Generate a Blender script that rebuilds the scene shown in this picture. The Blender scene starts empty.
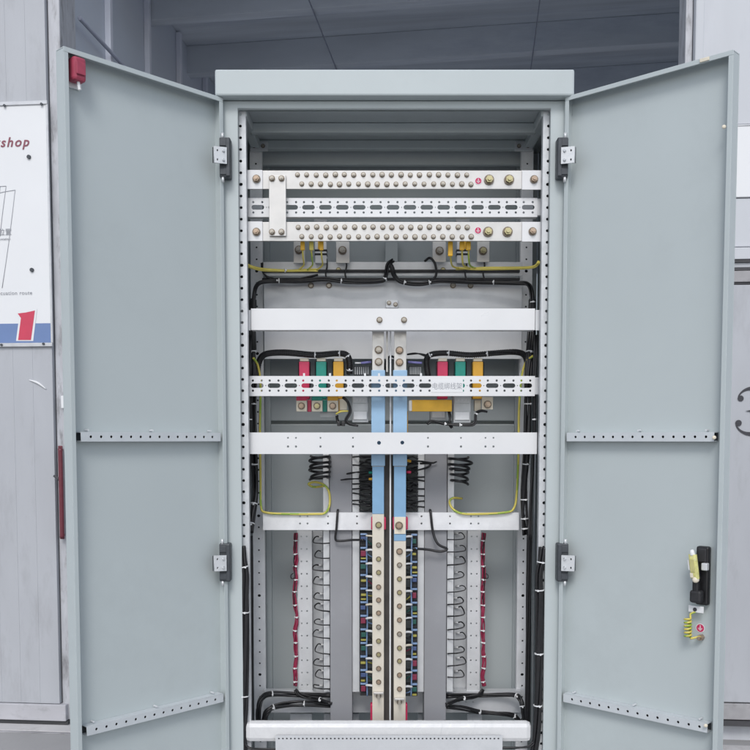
import bpy, bmesh, math, random
from mathutils import Vector, Matrix
R = math.radians
random.seed(7)
sc = bpy.context.scene

# ------------------------------------------------------------------ camera, sky, sun, exposure
EYE = 1.40
FPX = 944.0                       # focal length in pixels of the 750 px wide photograph
PITCH = math.atan(61.0 / FPX)     # looking slightly down; the photograph is the upper part of the lens field
cam_d = bpy.data.cameras.new('camera')
cam = bpy.data.objects.new('camera', cam_d)
sc.collection.objects.link(cam)
cam.location = (0, 0, EYE)
cam.rotation_euler = (math.pi / 2 - PITCH, 0, 0)
cam_d.sensor_width = 36.0
cam_d.lens = 36.0 * FPX / 750.0
cam_d.shift_y = 125.0 / 750.0
cam_d.clip_start = 0.05
cam_d.clip_end = 3000
sc.camera = cam

SUN_EL, SUN_AZ = 44.0, 186.0      # high and behind the camera
w = bpy.data.worlds.new('World'); sc.world = w; w.use_nodes = True
nt = w.node_tree; nt.nodes.clear()
wo = nt.nodes.new('ShaderNodeOutputWorld'); bg = nt.nodes.new('ShaderNodeBackground')
sky = nt.nodes.new('ShaderNodeTexSky'); sky.sky_type = 'NISHITA'; sky.sun_disc = False
sky.sun_elevation = R(SUN_EL); sky.sun_rotation = R(SUN_AZ)
sky.air_density = 1.0; sky.dust_density = 1.5; sky.ozone_density = 1.0
hs = nt.nodes.new('ShaderNodeHueSaturation'); hs.inputs['Saturation'].default_value = 0.55
nt.links.new(sky.outputs[0], hs.inputs['Color']); nt.links.new(hs.outputs[0], bg.inputs[0])
bg.inputs[1].default_value = 0.14
nt.links.new(bg.outputs[0], wo.inputs[0])
sl = bpy.data.lights.new('sun', 'SUN'); sl.energy = 0.95; sl.angle = R(18); sl.color = (1, .985, .965)
so = bpy.data.objects.new('sun', sl); sc.collection.objects.link(so)
az = R(SUN_AZ)
sd = Vector((math.sin(az) * math.cos(R(SUN_EL)), math.cos(az) * math.cos(R(SUN_EL)), math.sin(R(SUN_EL))))
so.rotation_euler = (-sd).to_track_quat('-Z', 'Y').to_euler()
so.location = sd * 30
sc.view_settings.view_transform = 'Standard'
sc.view_settings.look = 'None'
sc.view_settings.exposure = 0.33
sc.view_settings.gamma = 1

# ------------------------------------------------------------------ measuring helpers
S_, C_ = math.sin(PITCH), math.cos(PITCH)
def wz(py, Y):
    t = (500.0 - py) / FPX
    return EYE + Y * (t * C_ - S_) / (C_ + t * S_)
def wx(px, py, Y):
    h = wz(py, Y) - EYE
    return (px - 375.0) * (Y * C_ - h * S_) / FPX
def P(px, py, Y):
    return Vector((wx(px, py, Y), Y, wz(py, Y)))

# ------------------------------------------------------------------ materials
M = {}
def mat(name, col, rough=.5, metal=0.0, var=.06, scale=6.0, bump=0.0, bscale=300.0, coat=0.0, dirt=None, dirt_scale=3.0, dirt_amt=.5, spec=.5, stretch=(1, 1, 1)):
    m = bpy.data.materials.new(name); m.use_nodes = True
    n = m.node_tree.nodes; l = m.node_tree.links
    b = n['Principled BSDF']
    b.inputs['Roughness'].default_value = rough; b.inputs['Metallic'].default_value = metal
    b.inputs['Specular IOR Level'].default_value = spec
    if coat: b.inputs['Coat Weight'].default_value = coat
    tc = n.new('ShaderNodeTexCoord')
    mp = n.new('ShaderNodeMapping'); mp.inputs['Scale'].default_value = stretch
    l.new(tc.outputs['Object'], mp.inputs[0])
    nz = n.new('ShaderNodeTexNoise'); nz.inputs['Scale'].default_value = scale; nz.inputs['Detail'].default_value = 6
    l.new(mp.outputs[0], nz.inputs['Vector'])
    mr = n.new('ShaderNodeMapRange'); mr.inputs[1].default_value = .3; mr.inputs[2].default_value = .7
    mr.inputs[3].default_value = 1 - var; mr.inputs[4].default_value = 1 + var
    l.new(nz.outputs['Fac'], mr.inputs[0])
    mx = n.new('ShaderNodeVectorMath'); mx.operation = 'SCALE'
    mx.inputs[0].default_value = col[:3]
    l.new(mr.outputs[0], mx.inputs['Scale'])
    out = mx.outputs[0]
    if dirt:
        n2 = n.new('ShaderNodeTexNoise'); n2.inputs['Scale'].default_value = dirt_scale; n2.inputs['Detail'].default_value = 9; n2.inputs['Roughness'].default_value = .7
        l.new(mp.outputs[0], n2.inputs['Vector'])
        r2 = n.new('ShaderNodeMapRange'); r2.inputs[1].default_value = .52; r2.inputs[2].default_value = .72
        r2.inputs[3].default_value = 0; r2.inputs[4].default_value = dirt_amt
        l.new(n2.outputs['Fac'], r2.inputs[0])
        mi = n.new('ShaderNodeMix'); mi.data_type = 'RGBA'
        l.new(r2.outputs[0], mi.inputs[0]); l.new(out, mi.inputs[6]); mi.inputs[7].default_value = (*dirt, 1)
        out = mi.outputs[2]
    l.new(out, b.inputs['Base Color'])
    rr = n.new('ShaderNodeMapRange'); rr.inputs[1].default_value = .3; rr.inputs[2].default_value = .7
    rr.inputs[3].default_value = max(.05, rough - .08); rr.inputs[4].default_value = min(1, rough + .08)
    n3 = n.new('ShaderNodeTexNoise'); n3.inputs['Scale'].default_value = scale * 2.3; n3.inputs['Detail'].default_value = 4
    l.new(mp.outputs[0], n3.inputs['Vector']); l.new(n3.outputs['Fac'], rr.inputs[0]); l.new(rr.outputs[0], b.inputs['Roughness'])
    if bump:
        nb = n.new('ShaderNodeTexNoise'); nb.inputs['Scale'].default_value = bscale; nb.inputs['Detail'].default_value = 3
        l.new(tc.outputs['Object'], nb.inputs['Vector'])
        bp = n.new('ShaderNodeBump'); bp.inputs['Strength'].default_value = bump; bp.inputs['Distance'].default_value = .002
        l.new(nb.outputs['Fac'], bp.inputs['Height']); l.new(bp.outputs[0], b.inputs['Normal'])
    M[name] = m
    return m
mat('cab', (.472, .523, .532), .42, 0, .035, 2.5, .05, 500, dirt=(.415, .46, .468), dirt_scale=3.5, dirt_amt=.5)
mat('cab_in', (.46, .505, .52), .5, 0, .05, 3, .05, 500, dirt=(.40, .44, .45), dirt_scale=4, dirt_amt=.4)
mat('zinc', (.68, .695, .715), .40, .3, .06, 22, .03, 200, dirt=(.55, .57, .6), dirt_scale=30, dirt_amt=.35)
mat('zinc_dull', (.60, .62, .64), .5, .3, .10, 40, .04, 200, dirt=(.40, .42, .45), dirt_scale=45, dirt_amt=.5)
mat('white_rail', (.73, .735, .745), .35, .08, .03, 10, .02, 200, dirt=(.66, .67, .70), dirt_scale=20, dirt_amt=.25)
mat('tin', (.57, .56, .545), .36, .55, .06, 30, .03, 220, dirt=(.60, .58, .55), dirt_scale=60, dirt_amt=.3)
mat('nickel_bar', (.70, .65, .56), .42, .25, .06, 25, .03, 220, dirt=(.58, .50, .38), dirt_scale=50, dirt_amt=.35)
mat('bolt_steel', (.43, .40, .35), .38, .7, .15, 200, dirt=(.25, .20, .15), dirt_scale=300, dirt_amt=.5)
mat('bolt_yellow', (.46, .42, .24), .35, .75, .15, 200, dirt=(.45, .30, .2), dirt_scale=220, dirt_amt=.7)
mat('bolt_copper', (.43, .33, .25), .4, .7, .15, 200)
mat('duct', (.285, .29, .31), .55, 0, .05, 8, .03, 300, dirt=(.36, .37, .4), dirt_scale=12, dirt_amt=.3)
mat('plate', (.60, .615, .635), .42, .15, .05, 8, .03, 300, dirt=(.46, .48, .5), dirt_scale=14, dirt_amt=.35)
mat('blue', (.21, .385, .58), .45, 0, .05, 30, .04, 200)
mat('blue_wire', (.12, .25, .60), .45, 0, .05, 30)
mat('black', (.014, .014, .016), .38, 0, .2, 60, .1, 500)
mat('black_matt', (.022, .022, .025), .6, 0, .2, 60, .1, 500)
mat('bundle_red', (.30, .025, .07), .4, 0, .25, 90)
mat('blue_light', (.30, .475, .66), .4, 0, .05, 30, .04, 200)
mat('slot_dark', (.05, .058, .06), .5, 0, .2, 60)
mat('ring_dark', (.20, .165, .13), .42, .6, .2, 200)
mat('dark_gap', (.085, .078, .074), .6, 0, .2, 20)
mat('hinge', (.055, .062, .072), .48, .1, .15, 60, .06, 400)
mat('red', (.60, .035, .11), .42, 0, .1, 60)
mat('stiff', (.57, .605, .63), .45, .1, .05, 20, .03, 200, dirt=(.48, .51, .54), dirt_scale=25, dirt_amt=.3)
mat('switch_red', (.36, .05, .09), .45, 0, .1, 60)
mat('shop_mid', (.24, .26, .33), .6, 0, .1, 10)
mat('maroon', (.15, .028, .042), .42, 0, .12, 40, .04, 250)
mat('green', (.008, .27, .21), .42, 0, .1, 60)
mat('yellow', (.80, .45, .03), .45, 0, .06, 60)
mat('amber', (.70, .37, .03), .45, 0, .06, 60)
mat('cream', (.72, .66, .54), .5, 0, .06, 60)
mat('yg', (.66, .56, .12), .45, 0, .05, 60)
mat('yg_green', (.30, .45, .06), .45, 0, .05, 60)
mat('white_pl', (.76, .77, .78), .45, 0, .03, 60)
mat('grey_pl', (.52, .54, .55), .5, 0, .05, 60)
mat('violet', (.25, .24, .55), .5, 0, .05, 60)
mat('magenta', (.55, .03, .12), .5, 0, .05, 60)
mat('paper', (.76, .77, .78), .6, 0, .02, 20)
mat('ink', (.05, .05, .058), .7, 0, .1, 60)
mat('ink_pale', (.34, .35, .38), .7, 0, .05, 60)
mat('maroon_ink', (.26, .09, .12), .7, 0, .1, 60)
mat('poster', (.76, .77, .785), .38, 0, .015, 4, dirt=(.74, .76, .78), dirt_scale=5, dirt_amt=.25)
mat('poster_blue', (.15, .23, .44), .45, 0, .04, 8)
mat('poster_red', (.58, .05, .10), .45, 0, .05, 20)
mat('alu', (.55, .56, .58), .4, .5, .08, 30)
mat('wall', (.545, .565, .60), .5, 0, .04, 1.2, .03, 80, dirt=(.46, .475, .52), dirt_scale=1.6, dirt_amt=.55, stretch=(3, 3, .6))
mat('wall_dirty', (.435, .45, .48), .55, 0, .06, 2, .05, 80, dirt=(.29, .29, .305), dirt_scale=3.6, dirt_amt=.42, stretch=(2.5, 2.5, .7))
mat('jamb', (.48, .49, .52), .55, .1, .14, 14, .06, 80, dirt=(.17, .165, .17), dirt_scale=12, dirt_amt=.9, stretch=(2, 2, .5))
mat('kick', (.47, .47, .50), .6, 0, .08, 5, .08, 80, dirt=(.20, .195, .20), dirt_scale=7, dirt_amt=.6, stretch=(1, 1, 1.5))
mat('post_pale', (.80, .81, .83), .42, .15, .07, 30, .03, 200, dirt=(.62, .63, .66), dirt_scale=40, dirt_amt=.35)
mat('grime', (.34, .335, .345), .7, 0, .2, 10, .2, 60, dirt=(.13, .12, .12), dirt_scale=14, dirt_amt=.8)
mat('concrete', (.34, .337, .338), .85, 0, .10, 2, .35, 90, dirt=(.22, .215, .21), dirt_scale=2.2, dirt_amt=.6)
mat('sill', (.52, .51, .51), .8, 0, .08, 6, .3, 90, dirt=(.28, .26, .25), dirt_scale=7, dirt_amt=.6)
mat('shop_roof', (.58, .62, .67), .6, .1, .16, 3, .05, 40, dirt=(.38, .42, .50), dirt_scale=2.0, dirt_amt=.7, stretch=(.25, 3.0, 1))
mat('shop_in', (.56, .60, .67), .7, 0, .07, 2.2, .05, 40, dirt=(.48, .53, .66), dirt_scale=1.2, dirt_amt=.5, stretch=(1, .25, 1))
mat('shop_rib', (.72, .74, .82), .55, 0, .05, 4)
mat('b_blue', (.05, .085, .20), .5, 0, .2, 80)
mat('b_yellow', (.33, .30, .06), .5, 0, .2, 80)
mat('b_green', (.012, .085, .07), .5, 0, .2, 80)
mat('b_red', (.20, .02, .055), .5, 0, .2, 80)
mat('pale_blue', (.19, .29, .47), .45, 0, .1, 60)
mat('line_dark', (.06, .06, .065), .7, 0, .1, 30)
mat('pouch', (.62, .60, .24), .25, 0, .25, 90, .15, 200, dirt=(.72, .70, .60), dirt_scale=70, dirt_amt=.9)
mat('spring', (.60, .56, .25), .35, .3, .1, 60)

def wavy(name, sc_, dist):
    m = M[name]; n = m.node_tree.nodes; l = m.node_tree.links
    b = n['Principled BSDF']; old = b.inputs['Normal'].links[0].from_node
    nz = n.new('ShaderNodeTexNoise'); nz.inputs['Scale'].default_value = sc_; nz.inputs['Detail'].default_value = 1
    tc = n.new('ShaderNodeTexCoord'); l.new(tc.outputs['Object'], nz.inputs['Vector'])
    bp = n.new('ShaderNodeBump'); bp.inputs['Strength'].default_value = .6; bp.inputs['Distance'].default_value = dist
    l.new(nz.outputs['Fac'], bp.inputs['Height']); l.new(bp.outputs[0], old.inputs['Normal'])
wavy('cab', 2.2, .012); wavy('white_rail', 6, .002); wavy('duct', 5, .004); wavy('plate', 4, .004)
# film: the thin cloudy plastic wrap still on the lower crossbar
film = bpy.data.materials.new('film'); film.use_nodes = True
_n = film.node_tree.nodes; _l = film.node_tree.links
_b = _n['Principled BSDF']; _b.inputs['Base Color'].default_value = (.70, .705, .715, 1); _b.inputs['Roughness'].default_value = .25
_b.inputs['Coat Weight'].default_value = .5
_tc = _n.new('ShaderNodeTexCoord'); _mp = _n.new('ShaderNodeMapping'); _mp.inputs['Scale'].default_value = (1, 1, .5)
_nz = _n.new('ShaderNodeTexNoise'); _nz.inputs['Scale'].default_value = 35; _nz.inputs['Distortion'].default_value = 1.2; _nz.inputs['Detail'].default_value = 5
_bp = _n.new('ShaderNodeBump'); _bp.inputs['Strength'].default_value = .35; _bp.inputs['Distance'].default_value = .006
_l.new(_tc.outputs['Object'], _mp.inputs[0]); _l.new(_mp.outputs[0], _nz.inputs['Vector']); _l.new(_nz.outputs['Fac'], _bp.inputs['Height']); _l.new(_bp.outputs[0], _b.inputs['Normal'])
M['film'] = film

# ------------------------------------------------------------------ building helpers
WC = {}
class MB:
    """collects shapes in the frame of their thing, then links them as one mesh object"""
    def __init__(s): s.bm = bmesh.new(); s.mats = []
    def mi(s, m):
        if m not in s.mats: s.mats.append(m)
        return s.mats.index(m)
    def box(s, x0, x1, y0, y1, z0, z1, m, bev=0.0, fr=None):
        if x0 > x1: x0, x1 = x1, x0
        if y0 > y1: y0, y1 = y1, y0
        if z0 > z1: z0, z1 = z1, z0
        r = bmesh.ops.create_cube(s.bm, size=1)
        vs = r['verts']
        for v in vs:
            v.co = Vector(((x0 + x1) / 2 + v.co.x * (x1 - x0), (y0 + y1) / 2 + v.co.y * (y1 - y0), (z0 + z1) / 2 + v.co.z * (z1 - z0)))
        fs = set(f for v in vs for f in v.link_faces)
        i = s.mi(m)
        for f in fs: f.material_index = i
        if bev > 0:
            es = set(e for v in vs for e in v.link_edges)
            rb = bmesh.ops.bevel(s.bm, geom=list(es), offset=bev, segments=2, affect='EDGES', profile=.5)
            for f in rb['faces']: f.material_index = i
            vs = list(set(v for f in rb['faces'] for v in f.verts) | set(v for v in vs if v.is_valid))
        if fr:
            for v in vs: v.co = fr(v.co)
        return s
    def px(s, x0, y0, x1, y1, Y, dep, m, bev=0.0, row=None):
        """box whose front face at depth Y fills the measured rectangle"""
        r = (y0 + y1) / 2 if row is None else row
        s.box(wx(x0, r, Y), wx(x1, r, Y), Y, Y + dep, wz(y1, Y), wz(y0, Y), m, bev)
        return s
    def cyl(s, c, axis, r, ln, m, seg=12, r2=None):
        a = Vector(axis).normalized()
        q = Vector((0, 0, 1)).rotation_difference(a).to_matrix().to_4x4()
        rr = bmesh.ops.create_cone(s.bm, cap_ends=True, segments=seg, radius1=r, radius2=r if r2 is None else r2, depth=ln, matrix=Matrix.Translation(Vector(c)) @ q)
        i = s.mi(m)
        for f in set(f for v in rr['verts'] for f in v.link_faces): f.material_index = i; f.smooth = (len(f.verts) == 4 and seg > 8)
        return s
    def sph(s, c, r, m, sc_=(1, 1, 1)):
        rr = bmesh.ops.create_uvsphere(s.bm, u_segments=12, v_segments=8, radius=r, matrix=Matrix.Translation(Vector(c)) @ Matrix.Diagonal((*sc_, 1)))
        i = s.mi(m)
        for f in set(f for v in rr['verts'] for f in v.link_faces): f.material_index = i; f.smooth = True
        return s
    def tube(s, pts, r, m, seg=8, sub=6, m2=None, off=None):
        pts = smooth(pts, sub) if sub > 1 else [Vector(p) for p in pts]
        n = len(pts); i = s.mi(m); i2 = s.mi(m2) if m2 else i
        rings = []; up = Vector((.31, .87, .39)).normalized()
        for k, p in enumerate(pts):
            t = (pts[min(k + 1, n - 1)] - pts[max(k - 1, 0)]).normalized()
            u = t.cross(up)
            if u.length < 1e-4: u = t.orthogonal()
            u.normalize(); v = t.cross(u).normalized(); up = u.cross(t)
            rad = r if not callable(r) else r(k / (n - 1))
            rings.append([s.bm.verts.new(p + (u * math.cos(2 * math.pi * j / seg) + v * math.sin(2 * math.pi * j / seg)) * rad) for j in range(seg)])
        for k in range(n - 1):
            for j in range(seg):
                f = s.bm.faces.new((rings[k][j], rings[k][(j + 1) % seg], rings[k + 1][(j + 1) % seg], rings[k + 1][j]))
                f.smooth = True; f.material_index = i2 if (m2 and ((j + k // 2) % seg) < seg // 3) else i
        for rg in (rings[0][::-1], rings[-1]):
            f = s.bm.faces.new(rg); f.material_index = i
        return s
    def mesh_from(s, me, m):
        i = s.mi(m)
        k = len(s.bm.faces)
        s.bm.from_mesh(me); s.bm.faces.ensure_lookup_table()
        for f in s.bm.faces[k:]: f.material_index = i
        bpy.data.meshes.remove(me)
        return s
    def flat(s, outer, holes, th, Y, m, fr=None):
        """sheet in the XZ plane with real holes; front face at Y"""
        s.mesh_from(sheet(outer, holes, th, Y, fr), m); return s
    def build(s, name, parent=None, sharp=None):
        bmesh.ops.recalc_face_normals(s.bm, faces=s.bm.faces)
        me = bpy.data.meshes.new(name); 
        xs = [v.co for v in s.bm.verts]
        lo = Vector((min(c.x for c in xs), min(c.y for c in xs), min(c.z for c in xs)))
        hi = Vector((max(c.x for c in xs), max(c.y for c in xs), max(c.z for c in xs)))
        c = (lo + hi) / 2
        if parent is None: c.z = lo.z
        for v in s.bm.verts: v.co -= c
        s.bm.to_mesh(me); s.bm.free()
        for m in s.mats: me.materials.append(M[m])
        o = bpy.data.objects.new(name, me); sc.collection.objects.link(o)
        WC[o.name] = c
        if parent is not None:
            o.parent = parent; o.location = c - WC[parent.name]
        else: o.location = c
        return o
def smooth(pts, sub):
    p = [Vector(q) for q in pts]
    if len(p) < 3: return [p[0].lerp(p[-1], k / sub) for k in range(sub + 1)]
    q = [p[0] * 2 - p[1]] + p + [p[-1] * 2 - p[-2]]
    out = []
    for k in range(1, len(q) - 2):
        a, b, c, d = q[k - 1], q[k], q[k + 1], q[k + 2]
        for j in range(sub):
            t = j / sub
            out.append(.5 * ((2 * b) + (c - a) * t + (2 * a - 5 * b + 4 * c - d) * t * t + (-a + 3 * b - 3 * c + d) * t ** 3))
    out.append(p[-1]); return out
def circ(x, z, r, n=8): return [(x + r * math.cos(2 * math.pi * k / n + .39), z + r * math.sin(2 * math.pi * k / n + .39)) for k in range(n)]
def slot(x, z, hw, hh, n=5):
    o = []
    for k in range(n + 1):
        a = -math.pi / 2 + math.pi * k / n; o.append((x + hw - hh + hh * math.cos(a), z + hh * math.sin(a)))
    for k in range(n + 1):
        a = math.pi / 2 + math.pi * k / n; o.append((x - hw + hh + hh * math.cos(a), z + hh * math.sin(a)))
    return o
def rect(x0, x1, z0, z1): return [(x0, z0), (x1, z0), (x1, z1), (x0, z1)]
def sheet(outer, holes, th, Y, fr=None):
    cu = bpy.data.curves.new('tmp', 'CURVE'); cu.dimensions = '2D'; cu.fill_mode = 'BOTH'; cu.extrude = th / 2
    for pl in [outer] + list(holes):
        sp = cu.splines.new('POLY'); sp.points.add(len(pl) - 1)
        for pt, (x, z) in zip(sp.points, pl): pt.co = (x, z, 0, 1)
        sp.use_cyclic_u = True
    ob = bpy.data.objects.new('tmp', cu)
    me = bpy.data.meshes.new_from_object(ob)
    bpy.data.objects.remove(ob); bpy.data.curves.remove(cu)
    for v in me.vertices:
        c = Vector((v.co.x, Y + th / 2 - v.co.z, v.co.y))
        v.co = fr(c) if fr else c
    bm = bmesh.new(); bm.from_mesh(me); bmesh.ops.remove_doubles(bm, verts=bm.verts, dist=1e-6); bm.to_mesh(me); bm.free()
    return me
def text_mesh(body, size, x, z, Y, th=.0006, shear=0.0, spacing=1.0, align='LEFT', bold=0.0, xs=1.0):
    cu = bpy.data.curves.new('tmp', 'FONT'); cu.body = body; cu.size = size; cu.extrude = th / 2; cu.shear = shear
    cu.space_character = spacing; cu.align_x = align; cu.offset = bold; cu.resolution_u = 3
    ob = bpy.data.objects.new('tmp', cu)
    sc.collection.objects.link(ob); dg = bpy.context.evaluated_depsgraph_get()
    me = bpy.data.meshes.new_from_object(ob.evaluated_get(dg))
    bpy.data.objects.remove(ob); bpy.data.curves.remove(cu)
    for v in me.vertices: v.co = Vector((x + v.co.x * xs, Y - v.co.z, z + v.co.y))
    return me
def tag(o, label=None, cat=None, group=None, kind=None):
    if label: o['label'] = label
    if cat: o['category'] = cat
    if group: o['group'] = group
    if kind: o['kind'] = kind
    return o
def thing(name, loc, rz=0, local=False):
    e = bpy.data.objects.new(name, None); sc.collection.objects.link(e); e.empty_display_size = .1
    e.location = loc; e.rotation_euler = (0, 0, rz)
    WC[e.name] = Vector((0, 0, 0)) if local else Vector(loc)
    return e
# bolts share one mesh per look, scaled copies
def bolt_mesh(name, m1, m2):
    b = MB()
    b.cyl((0, -.10, 0), (0, 1, 0), 1.0, .20, m1, 14)
    b.cyl((0, -.40, 0), (0, 1, 0), .72, .45, m2, 6)
    b.cyl((0, -.72, 0), (0, 1, 0), .38, .35, m2, 8)
    me = bpy.data.meshes.new(name); b.bm.to_mesh(me); b.bm.free()
    for m in b.mats: me.materials.append(M[m])
    return me
BOLT = {'steel': bolt_mesh('bolt_steel', 'ring_dark', 'bolt_steel'), 'yellow': bolt_mesh('bolt_yellow', 'ring_dark', 'bolt_yellow'), 'copper': bolt_mesh('bolt_copper', 'ring_dark', 'bolt_copper')}
def bolt(px, py, Y, rpx, kind, parent, name='bolt'):
    o = bpy.data.objects.new(name, BOLT[kind]); sc.collection.objects.link(o)
    r = rpx * Y / FPX
    o.scale = (r, r * 1.5, r); o.parent = parent; o.location = P(px, py, Y) - WC[parent.name]
    o.rotation_euler = (0, random.uniform(0, 1), 0)
    return o
def px2m(n, Y): return n * Y / FPX

# ------------------------------------------------------------------ ground
g = MB()
g.bm.verts.ensure_lookup_table()
g.box(-400, 400, -400, 400, -.2, 0, 'concrete')
ground = g.build('ground'); tag(ground, kind='structure')

# ------------------------------------------------------------------ cabinet body
F = 2.19
CX = wx(394, 400, F)                     # the cabinet's centre line
HW = .3945
YP, YR, YB = F + .022, F + .265, F + .36
Z0, ZT = .10, wz(96, F)
cab = thing('distribution_cabinet', (CX, F + .19, 0))
tag(cab, 'tall grey steel power distribution cabinet standing with both doors wide open', 'electrical cabinet')

b = MB()   # roof cap
zc0, zc1 = wz(95.5, F - .03), wz(69, F - .03)
b.box(CX - .401, CX + .401, F - .030, F + .40, zc0, zc1, 'cab', .004)
b.build('roof_cap', cab)
b = MB()   # front frame
ol, orr = wx(237.5, 110, F), wx(551, 110, F)
zo = wz(108, F); zb = .16
b.flat(rect(CX - HW, CX + HW, Z0, zc0 - .002), [rect(ol, orr, zb, zo)], .022, F, 'cab')
b.build('door_frame', cab)
b = MB()
b.box(CX - HW, CX + HW, F + .004, F + .385, 0, Z0 - .002, 'hinge', .003)
b.build('plinth', cab)
for s in (-1, 1):
    b = MB(); b.box(CX + s * HW, CX + s * (HW - .002), F + .0225, F + .384, Z0, zc0 - .002, 'cab_in'); b.build('side_panel', cab)
b = MB()
b.box(CX - HW + .003, CX + HW - .003, YB + .022, YB + .024, Z0, zc0 - .003, 'cab_in')
# the folded pans seen inside the back
zt = wz(153, YB)
b.box(CX - HW + .05, CX + HW - .05, YB, YB + .02, Z0 + .05, wz(424, YB), 'cab_in', .003)
b.box(CX - HW + .05, CX + HW - .05, YB + .002, YB + .02, wz(421, YB), zt, 'cab_in', .003)
b.box(wx(266, 600, YB - .014), wx(272, 600, YB - .014), YB - .014, YB - .002, Z0 + .05, wz(155, YB), 'cab_in', .002)
b.box(wx(513, 600, YB - .014), wx(519, 600, YB - .014), YB - .014, YB - .002, Z0 + .05, wz(155, YB), 'cab_in', .002)
b.build('back_panel', cab)
b = MB()   # ceiling with its two folded ribs
b.box(CX - HW + .003, CX + HW - .003, F + .023, YB + .02, zc0 - .006, zc0 - .003, 'cab_in')
for Yr in (F + .13, F + .26):
    b.box(CX - HW + .05, CX + HW - .05, Yr, Yr + .022, zc0 - .030, zc0 - .0065, 'cab', .003)
b.box(CX - HW + .04, CX + HW - .04, YB - .05, YB - .03, zc0 - .055, zc0 - .0065, 'cab_in', .003)
for s in (-1, 1):
    b.box(CX + s * (HW - .035), CX + s * (HW - .058), F + .023, YB - .03, zc0 - .028, zc0 - .0066, 'cab_in', .003)
b.build('roof_panel', cab)
b = MB(); b.box(CX - HW + .003, CX + HW - .003, F + .023, YB + .02, Z0 + .02, Z0 + .024, 'cab_in'); b.build('floor_plate', cab)

def post(x0, x1, Y, top, pitch, m='zinc', row=None, ret=1, rr=.0034):
    b = MB()
    z0 = Z0 + .03; ztp = wz(top, Y)
    xa, xb = wx(x0, 300 if row is None else row, Y), wx(x1, 300 if row is None else row, Y)
    hol = []; z = z0 + .02; k = 0
    xm = (xa + xb) / 2
    while z < ztp - .012:
        hol.append(circ(xm, z, rr) if k % 7 else slot(xm, z, .0042, .0036))
        z += pitch; k += 1
    b.flat(rect(xa, xb, z0, ztp), hol, .0022, Y, m)
    e = xa if ret > 0 else xb
    b.box(e, e + ret * .0022, Y + .0023, Y + .045, z0, ztp, m)
    e2 = xb if ret > 0 else xa
    b.box(e2, e2 - ret * .0022, Y + .0023, Y + .02, z0, ztp, m)
    # dark backing inside the folded post
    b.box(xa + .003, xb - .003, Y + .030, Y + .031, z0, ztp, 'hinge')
    return b.build('post', cab)
post(236.6, 247.3, YP, 108.5, .0262, 'zinc_dull', ret=1)
post(541.2, 551.8, YP, 108.5, .0262, 'zinc_dull', ret=-1)
post(250.5, 262.5, YR, 149, .0300, 'post_pale', row=250, ret=1, rr=.0025)
post(520.5, 532.5, YR, 149, .0300, 'post_pale', row=250, ret=-1, rr=.0025)
# corner brackets where the rear posts meet the roof
for (x0, x1) in ((250, 268), (515, 533)):
    b = MB(); b.px(x0, 141, x1, 151, YR - .01, .008, 'zinc_dull', .002)
    br = b.build('corner_bracket', cab)
    for q in (x0 + 4, x1 - 5): bolt(q, 146, YR - .011, 2.0, 'steel', br)
# dark side recess strips between front and rear posts
for (x0, x1) in ((247.8, 250.2), (532.8, 540.6)):
    pass

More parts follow.
